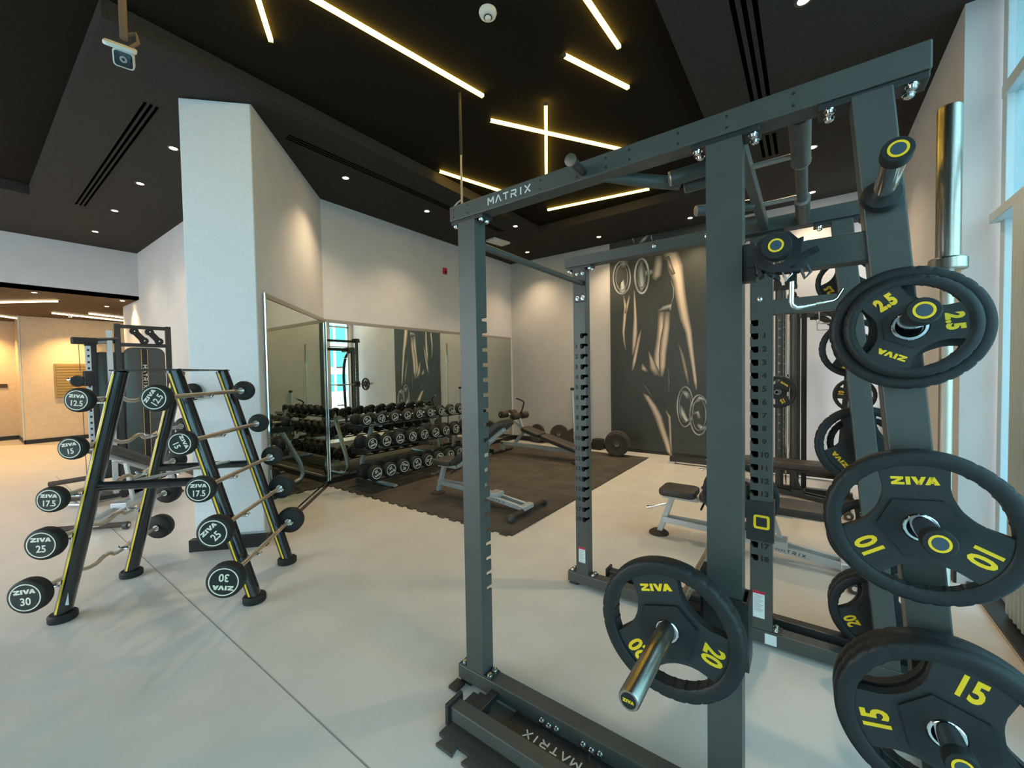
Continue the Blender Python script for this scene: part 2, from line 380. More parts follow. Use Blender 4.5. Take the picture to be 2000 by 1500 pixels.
# ---- outside the glass
g = G().box(-40, 90, -60, 90, -.9, -.8); st(g.build('ground', 'pave'))
t = root('office_tower', 'teal glass tower block seen beyond the corner window', 'building', (34, 26, -.8))
g = G()
for k in range(16): g.box(26.9, 27, 14, 38, k*2.4-.8, k*2.4-.1)
for k in range(13): g.box(26.85, 27, 14+k*2-.12, 14+k*2+.12, -.8, 37)
g.box(27, 38, 13.9, 38, -.8, 37.2); g.build('facade_grid', 'towerw', t)
g = G()
for k in range(15):
    for j in range(12): g.box(26.93, 27.02, 14.15+j*2, 15.85+j*2, k*2.4-.1+.02, k*2.4+1.55)
g.build('window_band', 'towerg', t)
t = root('added_sky_screen', 'added pale banded building screening the bright sky beyond the glazed bay', 'building', (7.5, 37, -.8))  # building added to cover the bright sky behind the bay glass
G().box(6, 9, 14, 60, -.8, 32).build('wall', mat('pale_render', (.34, .36, .34), .8), t)
for k in range(9):
    f_ = G().box(5.8, 6, 14, 60, 2.6+k*3.2, 2.9+k*3.2).build('floor_band', 'towerw', t)
for i, (x, y, h) in enumerate(((9, 8.2, 2.2), (11, 10, 2.6))):
    t = root('garden_tree', ('small leafy tree just outside the corner window', 'taller leafy tree further outside the corner window')[i], 'tree', (x, y, -.8))
    g = G(); 
    for k in range(40):
        a, b_, rr = random.random()*6.28, random.random()*2-1, .9
        p = Vector((x+math.cos(a)*rr*math.sqrt(1-b_*b_), y+math.sin(a)*rr*math.sqrt(1-b_*b_), h-.8+b_*rr))
        g.lathe(p-Z_*.25, (0, 0, 1), [(0, .02), (.1, .22), (.28, .28), (.45, .15), (.5, .02)], 7)
    g.build('crown', 'green', t); G().tube([(x, y, -.8), (x, y, h-.8)], .07, 8).build('trunk', 'conduit', t)

# ================================================================== CEILING THINGS
def led(a, b, z, label, m='led', grp='linear lights on the recessed ceiling', zt=None):
    a, b = Vector((*a, z)), Vector((*b, z)); t = root('linear_light', label, 'light', ((a.x+b.x)/2, (a.y+b.y)/2, z), 0, grp)
    G().beam(a, b, .030, .022).build('diffuser', m, t)
    d_ = (b-a).normalized()
    g = G().obox(a-d_*.004, (d_, (-d_.y, d_.x, 0), Z_), (.004, .016, .014)).obox(b+d_*.004, (d_, (-d_.y, d_.x, 0), Z_), (.004, .016, .014))
    g.build('end_cap', 'dring', t)
ZL = 3.975
led((-2.947, 1.269), (-3.21, 1.458), ZL, 'short warm strip light nearest the ceiling corner above the pillar') if 0 else None
led((-2.25, .78), (-3.21, 1.458), ZL, 'warm strip light cut by the top of the view, toward the pillar')
led((-3.05, -.65), (-2.36, 2.869), ZL, 'longest warm strip light, running down to the thin hanging rod')
led((-1.26, 1.2), (-1.178, 3.083), ZL, 'warm strip light nearest the rack, pointing at the short diagonal one')
led((-1.551, 2.905), (-1.282, 3.564), ZL, 'shortest warm strip light, alone above the rack beam')
led((-2.528, 3.185), (-1.66, 4.55), ZL, 'warm strip light forming the long arm of the cross')
led((-1.951, 3.278), (-2.76, 4.62), ZL-.024, 'warm strip light forming the upright arm of the cross')
led((-3.658, 3.583), (-3.30, 4.82), ZL, 'warm strip light along the recess edge toward the mirror wall')
led((-3.229, 5.44), (-1.765, 5.691), ZL, 'warm strip light at the far end of the recess by the mural')
GL2 = 'linear lights in the corridor'
led((-12.3, .55), (-11.387, 1.206), 2.975, 'pale strip light on the corridor ceiling nearest the opening', 'ledw', GL2)
led((-13.5, 1.306), (-14.3, 2.95), 2.975, 'pale strip light in the corridor, longer of the side-by-side two', 'ledw', GL2)
led((-13.064, 1.816), (-13.6, 2.85), 2.975, 'pale strip light in the corridor, shorter of the side-by-side two', 'ledw', GL2)
led((-14.3, .1), (-15.227, .956), 2.975, 'pale strip light at the outer corner of the corridor wall', 'ledw', GL2)

def downlight(p, z, label, power=14, grp='recessed downlights', col=(1, .74, .46)):
    t = root('downlight', label, 'downlight', (p[0], p[1], z), 0, grp)
    G().ringsolid((p[0], p[1], z-.006), (0, 0, 1), [(0, .034), (.006, .034), (.006, .052), (0, .050)], 24).build('bezel', 'dring', t, smooth=40)
    G().lathe((p[0], p[1], z-.004), (0, 0, 1), [(0, .030), (.004, .034)], 20).build('lens', 'dl', t)
    if power:
        l = bpy.data.lights.new('downlight_beam', 'SPOT'); l.energy = power; l.color = col; l.spot_size = 1.9; l.spot_blend = 1.0; l.shadow_soft_size = .035
        o = bpy.data.objects.new('downlight_beam', l); COL.objects.link(o); o.parent = t; o.location = (0, 0, -.02)
dn_l = [((-5.30, 1.41), 'downlight half hidden behind the pillar top'), ((-6.57, 1.41), 'downlight beside the end of the slot vent by the pillar'), ((-7.9, 1.41), 'downlight between the two furthest ones of the row over the corridor side'),
 ((-9.25, 1.41), 'downlight closest to the high wall over the corridor opening'), ((-4.5, 2.85), 'bright downlight above the angled mirror wall'), ((-4.5, 4.14), 'downlight above the dumbbell rack next to the rack beam'),
 ((-4.5, 6.76), 'downlight nearest the room corner between mirror wall and mural wall'), ((-3.0, 6.8), 'downlight in front of the mural top edge, near the wall corner'), ((-3.85, 5.45), 'downlight seen against the underside of the rack beam'),
 ((-1.5, 6.87), 'downlight in front of the mural beside the rack upright'), ((.035, 5.53), 'downlight over the window side, beside the short slot vent'), ((.04, 6.93), 'downlight at the window-side corner of the mural wall'), ((-.03, 3.31), 'downlight at the top edge of the view above the rack')]
for p, lb in dn_l: downlight(p, H, lb, 46 if p[0] > -5 else 26)
downlight((-8.2, .2), 4.0, 'downlight in the dark recess at the edge of the view', 10)
for (x, y, lb) in ((-10.33-.35, .853, 'small corridor downlight just inside the opening'), (-10.65, 1.95, 'small corridor downlight closest to the side wall corner'), (-11.7, 1.9, 'small corridor downlight behind the corner one'), (-14.25, 1.68, 'corridor downlight washing the golden panel wall'), (-15.9, .35, 'corridor downlight washing the recessed end wall')):
    downlight((x, y), 3.0, lb, 130 if x < -14 else 40, 'corridor downlights', (1, .62, .25))
downlight((-12.6, -.6), 3.0, 'corridor downlight in the middle of the walkway', 130, 'corridor downlights', (1, .62, .28))
downlight((-11.2, -2.2), 3.0, 'corridor downlight furthest along the walkway', 130, 'corridor downlights', (1, .62, .28))

def vent(x0, x1, y0, y1, along, label):
    t = root('slot_diffuser', label, 'vent', ((x0+x1)/2, (y0+y1)/2, H), 0, 'slot vents in the ceiling')
    G().box(x0-.02, x1+.02, y0-.02, y1+.02, H-.003, H).build('frame', 'ceil', t)
    for k in range(3):
        if along == 'x': w_ = (y1-y0)/5; a = y0+2*k*w_; g = G().box(x0, x1, a, a+w_, H-.0045, H-.002)
        else: w_ = (x1-x0)/5; a = x0+2*k*w_; g = G().box(a, a+w_, y0, y1, H-.0045, H-.002)
        g.build('slot', 'slot', t)
vent(-8.0, -4.6, 1.035, 1.135, 'x', 'long three-slot vent beside the pillar')
vent(-4.22, -4.12, 2.02, 4.55, 'y', 'three-slot vent above the angled mirror')
vent(-.42, -.27, 1.9, 4.28, 'y', 'three-slot vent above the power rack')
vent(-.42, -.27, 4.95, 5.45, 'y', 'short three-slot vent seen beneath the rack beam')
vent(-4.22, -4.12, 4.9, 5.5, 'y', 'short three-slot vent by the white ceiling unit')

t = root('smoke_detector', 'round white smoke detector on the dark recess ceiling', 'smoke detector', (-1.80, 2.26, 4.0))
G().lathe((-1.80, 2.26, 4.0), (0, 0, -1), [(0, .06), (.012, .062), (.03, .055), (.04, .035)], 28).build('housing', 'plastic', t, smooth=40)
G().lathe((-1.80, 2.26, 3.96), (0, 0, -1), [(0, .022), (.012, .020), (.018, .012)], 20).build('sensor_cap', 'plastic', t, smooth=40)
G().ringsolid((-1.80, 2.26, 3.957), (0, 0, 1), [(0, .024), (.004, .026), (.004, .030), (0, .030)], 20).build('sensor_slots', 'dring', t)
t = root('wifi_unit', 'white rectangular ceiling unit above the mirror corner', 'ceiling unit', (-4.52, 5.85, H))
G().obox((-4.52, 5.85, H-.02), ((s2*.2, 1, 0), (1, -.2*s2, 0), Z_), (.20, .11, .02)).build('casing', 'plastic', t, bevel=.008)
t = root('fire_alarm', 'small red fire alarm unit high on the pale wall', 'alarm', (XM, 5.26, 3.33))
G().box(XM, XM+.035, 5.22, 5.30, 3.28, 3.39).build('red_casing', 'red', t, bevel=.004)
G().box(XM+.035, XM+.04, 5.235, 5.285, 3.30, 3.34).build('sounder_grille', 'dkprint', t)

def cctv(p, ztop, face, label):
    p = Vector(p); f_ = Vector(face).normalized(); x = Vector((f_.y, -f_.x, 0)).normalized(); u = x.cross(f_)
    if u.z < 0: u = -u; x = -x
    t = root('security_camera', label, 'camera', p, 0, 'ceiling-hung security cameras')
    G().tube([p-f_*.05+Z_*.10, (p.x-f_.x*.05, p.y-f_.y*.05, ztop)], .018, 12).build('pole', 'conduit', t, smooth=40)
    g = G(); pts = [p-f_*.05+Z_*.12, p-f_*.06+Z_*.15-x*.05, p-f_*.02+Z_*.11-x*.06, p+Z_*.06-x*.02]; g.tube(pts, .009, 8); g.build('cable', 'conduit', t, smooth=60)
    G().rbox(p+u*.048+x*.012, (x, f_, u), (.066, .07, .010), .03).build('sunshield', 'plastic', t, smooth=40)
    G().rbox(p, (x, u, f_), (.042, .040, .065), .015).build('body', 'plastic', t, smooth=40)
    G().rbox(p+f_*.0655, (x, u, f_), (.036, .034, .003), .012).build('front_glass', 'lens', t, smooth=40)
    G().ringsolid(p+f_*.0685, f_, [(0, .007), (.002, .007), (.002, .015), (0, .015)], 20).build('lens_ring', 'alu', t)
cctv((-3.0, .60, 3.235), 4.0, (.84, -.22, -.62), 'white bullet security camera hanging from a brown pole')
t = root('ceiling_rod', 'thin dark suspension rod hanging from the recess behind the rack beam', 'rod', (-2.52, 2.74, 4.0))
G().tube([(-2.52, 2.74, 4.0), (-2.52, 2.74, 3.45)], .014, 8).build('upper_sleeve', 'dkprint', t, smooth=40)
G().tube([(-2.52, 2.74, 3.45), (-2.52, 2.74, 2.98)], .010, 8).build('lower_rod', 'alu', t, smooth=40)
G().tube([(-2.52, 2.74, 3.06), (-2.56, 2.72, 3.03), (-2.60, 2.70, 2.98)], .008, 8).build('hook', 'alu', t, smooth=40)
G().rbox((-2.56, 2.72, 2.955), (X_, Y_, Z_), (.045, .03, .03), .01).build('mounted_box', 'plastic', t, smooth=40)

# ================================================================== CORRIDOR
t = root('slatted_panel', 'golden horizontally slatted panel on the corridor wall', 'panel', (-14.78, 1.78, 1.07))
G().box(-14.8, -14.78, 1.43, 2.15, 1.05, 1.89).build('frame', 'gold', t)
for k in range(12): G().box(-14.78, -14.755, 1.46, 2.12, 1.08+k*.067, 1.13+k*.067).build('slat', 'gold', t)
t = root('wall_plaque', 'small dark plaque on the recessed corridor wall', 'sign', (-16.28, .62, 1.36))
G().box(-16.3, -16.285, .5, .78, 1.32, 1.42).build('plate', 'foam', t)
g = G(); stamp(g, matrix_geo(.04, 1.0), (-16.284, .64, 1.37), (0, -1, 0), Z_)
g.build('lettering', 'alu', t)

# ================================================================== GYM MAT + MURAL
t = root('rubber_mat', 'large black rubber mat under the dumbbell rack and benches', 'mat', (-3.7, 4.9, 0))
def jig(x0, x1, y0, y1, teeth):
    pts = [(x0, y0)]; n = int((x1-x0)/.16)
    for k in range(n):
        a = x0+(k+.3)*(x1-x0)/n; b_ = x0+(k+.7)*(x1-x0)/n
        if teeth: pts += [(a, y0), (a-.012, y0-.03), (b_+.012, y0-.03), (b_, y0)]
    pts += [(x1, y0), (x1, y1), (x0, y1)]; return pts
G().prism([jig(XM+.03, -2.18, 2.95, 6.89, True)], (0, 0, .0005), (1, 0, 0), (0, 1, 0), Z_, .012).build('sheet', 'rubber', t)
g = G()
for y in (4.26, 5.57): g.box(XM+.04, -2.19, y-.003, y+.003, .0125, .0135)
for x in (-3.22, -4.26): g.box(x-.003, x+.003, 2.96, 6.88, .0125, .0135)
g.build('joint_lines', 'dkprint', t)

MR = 'gym wall mural panel of a muscular torso holding chrome dumbbells'
t = root('wall_mural', MR, 'mural', (-2.1, YW, 0))
G().box(-3.0, -1.22, YW-.018, YW-.001, .06, 3.868).build('backing_panel', 'mural', t)
S_ = []   # (colour, [(x, z, half width, brightness)])
S_.append(((1.00,0.80,0.62),[(-2.000,3.519,0.0680,0.30),(-1.879,3.427,0.0910,0.80),(-1.826,3.224,0.0950,0.95),(-1.782,3.024,0.0740,0.90),(-1.746,2.744,0.0680,0.90),(-1.685,2.379,0.0620,0.95),(-1.621,2.127,0.0440,0.95),(-1.584,1.823,0.0340,0.90),(-1.544,1.521,0.0260,0.85),(-1.519,1.302,0.0230,0.80),(-1.504,1.151,0.0120,0.50)]))
S_.append(((1.00,0.80,0.62),[(-1.787,1.958,0.0080,0.20),(-1.719,1.719,0.0230,0.40),(-1.663,1.440,0.0230,0.45),(-1.627,1.233,0.0130,0.30)]))
S_.append(((1.00,0.80,0.62),[(-2.097,3.480,0.0550,0.60),(-2.112,3.328,0.0610,0.80),(-2.141,3.162,0.0670,0.80),(-2.198,3.086,0.0450,0.60)]))
S_.append(((1.00,0.80,0.62),[(-1.960,3.442,0.0220,0.40),(-1.914,3.267,0.0260,0.60),(-1.853,3.118,0.0210,0.50)]))
S_.append(((0.90,0.92,0.88),[(-1.900,3.028,0.0060,0.50),(-1.857,2.869,0.0060,0.60),(-1.863,2.730,0.0060,0.50),(-1.910,2.596,0.0050,0.40)]))
S_.append(((0.90,0.92,0.88),[(-2.131,2.521,0.0110,0.20),(-2.020,2.566,0.0330,0.40),(-1.910,2.591,0.0380,0.60),(-1.924,2.514,0.0220,0.50)]))
S_.append(((1.00,0.80,0.62),[(-2.056,2.505,0.0500,0.95),(-2.063,2.244,0.0550,0.95),(-2.087,2.018,0.0560,0.90),(-2.128,1.762,0.0560,0.90),(-2.137,1.562,0.0560,0.90),(-2.096,1.389,0.0330,0.80)]))
S_.append(((1.00,0.80,0.62),[(-1.957,2.495,0.0440,0.85),(-1.980,2.238,0.0460,0.80),(-2.014,2.014,0.0540,0.85),(-2.044,1.759,0.0500,0.85),(-2.050,1.560,0.0440,0.85),(-2.068,1.374,0.0220,0.80)]))
S_.append(((1.00,0.80,0.62),[(-2.287,1.827,0.0090,0.50),(-2.250,1.695,0.0280,0.70),(-2.209,1.534,0.0520,0.75),(-2.147,1.403,0.0450,0.75)]))
S_.append(((1.00,0.80,0.62),[(-2.405,1.612,0.0110,0.50),(-2.383,1.523,0.0360,0.80),(-2.319,1.464,0.0210,0.50)]))
S_.append(((1.00,0.80,0.62),[(-2.412,2.243,0.0050,0.30),(-2.461,2.070,0.0240,0.60),(-2.511,1.837,0.0270,0.80),(-2.548,1.660,0.0270,0.90),(-2.586,1.497,0.0180,0.90)]))
S_.append(((1.00,0.80,0.62),[(-2.538,2.945,0.0120,0.50),(-2.531,2.694,0.0180,0.80),(-2.524,2.428,0.0270,0.80),(-2.532,2.163,0.0390,0.85),(-2.552,1.957,0.0300,0.80),(-2.584,1.765,0.0120,0.50)]))
S_.append(((1.00,0.80,0.62),[(-2.739,2.882,0.0090,0.50),(-2.704,2.654,0.0240,0.90),(-2.725,2.416,0.0250,0.85),(-2.746,2.208,0.0190,0.80),(-2.735,2.027,0.0130,0.60),(-2.702,1.860,0.0090,0.50)]))
S_.append(((1.00,0.80,0.62),[(-2.626,2.859,0.0120,0.60),(-2.664,2.709,0.0180,0.80),(-2.699,2.534,0.0180,0.70)]))
S_.append(((1.00,0.80,0.62),[(-2.398,1.082,0.0090,0.40),(-2.322,1.010,0.0350,0.70),(-2.213,0.838,0.0480,0.80),(-2.129,0.667,0.0540,0.75),(-2.068,0.469,0.0470,0.75),(-1.992,0.244,0.0420,0.80),(-1.943,0.077,0.0360,0.90),(-1.910,-0.000,0.0190,0.70)]))
S_.append(((1.00,0.80,0.62),[(-1.999,0.788,0.0130,0.50),(-1.939,0.677,0.0210,0.60),(-1.927,0.450,0.0190,0.50),(-1.920,0.222,0.0160,0.55),(-1.905,0.038,0.0110,0.40)]))
S_.append(((0.90,0.92,0.88),[(-1.954,1.529,0.0050,0.50),(-1.942,1.302,0.0060,0.40),(-1.951,1.089,0.0040,0.30)]))
S_.append(((0.90,0.92,0.88),[(-2.429,1.303,0.0060,0.15),(-2.321,1.156,0.0070,0.25),(-2.218,0.983,0.0060,0.20)]))
S_.append(((0.90,0.92,0.88),[(-2.370,3.227,0.0350,0.40),(-2.283,3.213,0.0460,0.90),(-2.197,3.205,0.0390,0.90)]))
S_.append(((0.90,0.92,0.88),[(-2.819,3.027,0.0250,0.30),(-2.768,3.125,0.0430,0.70),(-2.757,2.959,0.0550,0.70),(-2.770,2.901,0.0250,0.50)]))
S_.append(((0.90,0.92,0.88),[(-2.806,3.459,0.0320,0.30),(-2.728,3.446,0.0610,0.50),(-2.651,3.448,0.0300,0.30)]))
S_.append(((0.90,0.92,0.88),[(-2.403,3.435,0.0290,0.50),(-2.417,3.234,0.0470,0.70),(-2.395,2.998,0.0470,0.80),(-2.416,2.900,0.0170,0.50)]))
S_.append(((0.90,0.92,0.88),[(-1.730,1.135,0.0210,0.40),(-1.665,1.080,0.0320,0.70),(-1.639,0.998,0.0210,0.50)]))
S_.append(((0.90,0.92,0.88),[(-1.750,0.883,0.0160,0.40),(-1.719,0.744,0.0370,0.80),(-1.653,0.622,0.0260,0.90),(-1.609,0.638,0.0130,0.50)]))
S_.append(((0.90,0.92,0.88),[(-1.510,0.946,0.0200,0.40),(-1.447,1.016,0.0300,0.80),(-1.397,1.004,0.0200,0.70),(-1.347,0.951,0.0120,0.50)]))
S_.append(((0.90,0.92,0.88),[(-1.549,0.752,0.0200,0.40),(-1.485,0.782,0.0250,0.60),(-1.460,0.674,0.0300,0.60)]))
S_.append(((0.90,0.92,0.88),[(-1.486,0.577,0.0250,0.70),(-1.416,0.513,0.0350,0.90),(-1.348,0.531,0.0200,0.60)]))
S_.append(((0.90,0.92,0.88),[(-2.586,3.936,0.0090,0.50),(-2.557,3.856,0.0120,0.60),(-2.528,3.772,0.0090,0.50)]))
S_.append(((0.90,0.92,0.88),[(-2.439,3.760,0.0180,0.50),(-2.351,3.814,0.0290,0.80),(-2.278,3.871,0.0170,0.70)]))
S_.append(((0.90,0.92,0.88),[(-2.221,3.873,0.0080,0.60),(-2.227,3.817,0.0110,0.80),(-2.211,3.749,0.0090,0.60)]))
S_.append(((0.90,0.92,0.88),[(-2.786,3.823,0.0060,0.30),(-2.749,3.895,0.0100,0.40)]))
S_.append(((0.90,0.92,0.88),[(-2.608,3.175,0.0110,0.78),(-2.614,3.100,0.0110,0.78),(-2.630,3.031,0.0100,0.65),(-2.656,2.973,0.0110,0.47),(-2.690,2.930,0.0110,0.34),(-2.728,2.905,0.0100,0.34),(-2.770,2.901,0.0110,0.47),(-2.812,2.916,0.0110,0.65),(-2.851,2.951,0.0110,0.78),(-2.885,3.003,0.0110,0.78),(-2.910,3.070,0.0110,0.65),(-2.926,3.145,0.0110,0.47),(-2.931,3.224,0.0110,0.34),(-2.925,3.301,0.0120,0.34),(-2.907,3.371,0.0110,0.47),(-2.881,3.429,0.0110,0.65),(-2.846,3.471,0.0110,0.78),(-2.807,3.494,0.0110,0.78),(-2.765,3.497,0.0110,0.65),(-2.723,3.480,0.0110,0.47),(-2.685,3.444,0.0110,0.34),(-2.652,3.391,0.0100,0.34),(-2.628,3.326,0.0110,0.47),(-2.613,3.252,0.0110,0.65),(-2.608,3.175,0.0110,0.78)]))
S_.append(((0.90,0.92,0.88),[(-2.657,3.183,0.0060,0.49),(-2.661,3.124,0.0060,0.49),(-2.672,3.069,0.0060,0.41),(-2.690,3.024,0.0060,0.29),(-2.714,2.990,0.0070,0.21),(-2.741,2.970,0.0070,0.21),(-2.770,2.966,0.0070,0.29),(-2.799,2.978,0.0070,0.41),(-2.826,3.005,0.0070,0.49),(-2.849,3.045,0.0070,0.49),(-2.866,3.097,0.0060,0.41),(-2.877,3.155,0.0060,0.29),(-2.880,3.216,0.0060,0.21),(-2.876,3.276,0.0070,0.21),(-2.864,3.331,0.0060,0.29),(-2.845,3.377,0.0060,0.41),(-2.822,3.410,0.0070,0.49),(-2.794,3.429,0.0060,0.49),(-2.765,3.432,0.0060,0.41),(-2.737,3.419,0.0070,0.29),(-2.710,3.391,0.0060,0.21),(-2.687,3.351,0.0060,0.21),(-2.670,3.300,0.0060,0.29),(-2.660,3.243,0.0060,0.41),(-2.657,3.183,0.0060,0.49)]))
S_.append(((0.90,0.92,0.88),[(-2.278,3.155,0.0180,0.49),(-2.282,3.077,0.0170,0.38),(-2.295,3.006,0.0170,0.44),(-2.315,2.946,0.0180,0.63),(-2.340,2.901,0.0170,0.84),(-2.370,2.875,0.0180,0.95),(-2.402,2.869,0.0180,0.89),(-2.434,2.883,0.0180,0.70),(-2.463,2.918,0.0170,0.49),(-2.489,2.970,0.0180,0.38),(-2.508,3.036,0.0180,0.44),(-2.520,3.112,0.0180,0.63),(-2.524,3.192,0.0180,0.84),(-2.519,3.271,0.0180,0.95),(-2.506,3.343,0.0180,0.89),(-2.485,3.403,0.0180,0.70),(-2.459,3.447,0.0180,0.49),(-2.429,3.472,0.0180,0.38),(-2.397,3.477,0.0170,0.44),(-2.365,3.461,0.0170,0.63),(-2.336,3.426,0.0170,0.84),(-2.311,3.373,0.0170,0.95),(-2.293,3.308,0.0180,0.89),(-2.281,3.233,0.0170,0.70),(-2.278,3.155,0.0180,0.49)]))
S_.append(((0.90,0.92,0.88),[(-2.335,3.158,0.0070,0.50),(-2.338,3.107,0.0070,0.43),(-2.345,3.061,0.0070,0.32),(-2.357,3.022,0.0080,0.22),(-2.371,2.993,0.0070,0.20),(-2.389,2.975,0.0080,0.27),(-2.407,2.971,0.0080,0.38),(-2.425,2.980,0.0070,0.48),(-2.442,3.002,0.0070,0.50),(-2.456,3.036,0.0070,0.43),(-2.467,3.078,0.0070,0.32),(-2.474,3.127,0.0070,0.22),(-2.476,3.179,0.0070,0.20),(-2.473,3.230,0.0070,0.27),(-2.466,3.277,0.0080,0.38),(-2.454,3.316,0.0070,0.48),(-2.439,3.345,0.0070,0.50),(-2.422,3.362,0.0070,0.43),(-2.404,3.365,0.0080,0.32),(-2.386,3.355,0.0080,0.22),(-2.369,3.333,0.0070,0.20),(-2.355,3.300,0.0080,0.27),(-2.344,3.257,0.0070,0.38),(-2.337,3.209,0.0070,0.48),(-2.335,3.158,0.0070,0.50)]))
S_.append(((0.90,0.92,0.88),[(-1.554,0.868,0.0100,0.28),(-1.559,0.780,0.0110,0.37),(-1.571,0.699,0.0100,0.53),(-1.591,0.628,0.0100,0.66),(-1.617,0.572,0.0100,0.70),(-1.647,0.537,0.0100,0.61),(-1.680,0.523,0.0110,0.45),(-1.713,0.532,0.0110,0.32),(-1.743,0.565,0.0100,0.28),(-1.769,0.617,0.0100,0.37),(-1.789,0.687,0.0100,0.53),(-1.802,0.770,0.0110,0.66),(-1.806,0.858,0.0110,0.70),(-1.801,0.947,0.0110,0.61),(-1.788,1.030,0.0110,0.45),(-1.767,1.102,0.0110,0.32),(-1.740,1.156,0.0100,0.28),(-1.710,1.190,0.0110,0.37),(-1.677,1.202,0.0100,0.53),(-1.645,1.191,0.0110,0.66),(-1.615,1.158,0.0110,0.70),(-1.589,1.104,0.0100,0.61),(-1.570,1.035,0.0100,0.45),(-1.558,0.954,0.0100,0.32),(-1.554,0.868,0.0100,0.28)]))
S_.append(((0.90,0.92,0.88),[(-1.585,0.866,0.0050,0.20),(-1.588,0.798,0.0050,0.27),(-1.598,0.735,0.0050,0.38),(-1.613,0.679,0.0050,0.47),(-1.632,0.636,0.0050,0.50),(-1.655,0.609,0.0050,0.43),(-1.680,0.598,0.0060,0.32),(-1.704,0.606,0.0050,0.23),(-1.727,0.631,0.0050,0.20),(-1.747,0.672,0.0060,0.27),(-1.761,0.727,0.0050,0.38),(-1.771,0.791,0.0060,0.47),(-1.774,0.860,0.0060,0.50),(-1.770,0.929,0.0050,0.43),(-1.760,0.993,0.0050,0.32),(-1.745,1.049,0.0060,0.23),(-1.725,1.091,0.0050,0.20),(-1.702,1.118,0.0050,0.27),(-1.677,1.127,0.0050,0.38),(-1.653,1.119,0.0050,0.47),(-1.631,1.093,0.0060,0.50),(-1.611,1.051,0.0050,0.43),(-1.597,0.997,0.0050,0.32),(-1.588,0.934,0.0050,0.23),(-1.585,0.866,0.0050,0.20)]))
S_.append(((0.90,0.92,0.88),[(-1.321,0.741,0.0100,0.78),(-1.325,0.655,0.0090,0.66),(-1.339,0.575,0.0090,0.47),(-1.362,0.505,0.0100,0.34),(-1.391,0.450,0.0100,0.34),(-1.425,0.414,0.0100,0.46),(-1.461,0.400,0.0100,0.65),(-1.498,0.409,0.0100,0.78),(-1.532,0.440,0.0100,0.78),(-1.562,0.491,0.0100,0.66),(-1.585,0.560,0.0110,0.47),(-1.599,0.640,0.0100,0.34),(-1.604,0.727,0.0110,0.34),(-1.598,0.815,0.0100,0.46),(-1.583,0.897,0.0100,0.65),(-1.560,0.967,0.0100,0.78),(-1.530,1.021,0.0100,0.78),(-1.496,1.055,0.0100,0.66),(-1.459,1.068,0.0100,0.47),(-1.423,1.057,0.0100,0.34),(-1.389,1.025,0.0100,0.34),(-1.360,0.973,0.0090,0.46),(-1.339,0.905,0.0100,0.65),(-1.325,0.826,0.0100,0.78),(-1.321,0.741,0.0100,0.78)]))
S_.append(((0.90,0.92,0.88),[(-1.355,0.739,0.0060,0.59),(-1.359,0.673,0.0060,0.49),(-1.369,0.610,0.0060,0.35),(-1.386,0.555,0.0060,0.25),(-1.408,0.513,0.0060,0.25),(-1.434,0.485,0.0070,0.35),(-1.461,0.474,0.0060,0.49),(-1.489,0.481,0.0070,0.59),(-1.514,0.505,0.0060,0.59),(-1.536,0.546,0.0060,0.49),(-1.553,0.599,0.0060,0.35),(-1.564,0.661,0.0060,0.25),(-1.567,0.729,0.0060,0.25),(-1.563,0.797,0.0060,0.35),(-1.552,0.861,0.0060,0.49),(-1.535,0.915,0.0060,0.59),(-1.513,0.958,0.0070,0.59),(-1.487,0.984,0.0060,0.49),(-1.459,0.994,0.0060,0.35),(-1.432,0.986,0.0060,0.25),(-1.407,0.961,0.0060,0.25),(-1.385,0.920,0.0060,0.35),(-1.369,0.868,0.0060,0.49),(-1.358,0.806,0.0060,0.59),(-1.355,0.739,0.0060,0.59)]))
def strokes(name, items, y, parent):
    me = bpy.data.meshes.new(name); V, F, C = [], [], []; base = (.05, .058, .052)
    for k, (c, pts) in enumerate(items):
        yy = y-.00012*k; i0 = len(V)
        for j, (x, z, w, b) in enumerate(pts):
            a = pts[max(j-1, 0)]; e = pts[min(j+1, len(pts)-1)]; dx, dz = e[0]-a[0], e[1]-a[1]; l = math.hypot(dx, dz) or 1
            nx, nz = -dz/l*w*1.35, dx/l*w*1.35
            bb = b*(1.0 if 0 < j < len(pts)-1 or pts[0] == pts[-1] else .2)
            for q, f in ((-1, 0), (-.6, .38), (-.1, 1), (.35, .9), (.7, .35), (1, 0)):
                V.append((x+nx*q, yy, z+nz*q)); C.append(tuple(base[i]*(1-f*bb)+c[i]*1.0*f*bb for i in range(3)))
        for j in range(len(pts)-1):
            for q in range(5):
                a = i0+j*6+q; F.append((a, a+1, a+7, a+6))
    me.from_pydata(V, [], F); at = me.color_attributes.new('ink', 'FLOAT_COLOR', 'POINT')
    for i, c in enumerate(C): at.data[i].color = (*c, 1)
    me.materials.append(M['ink']); o = bpy.data.objects.new(name, me); COL.objects.link(o); o.parent = parent
    me.transform(parent.matrix_basis.inverted()); return o
strokes('figure_print', S_, YW-.0185, t)

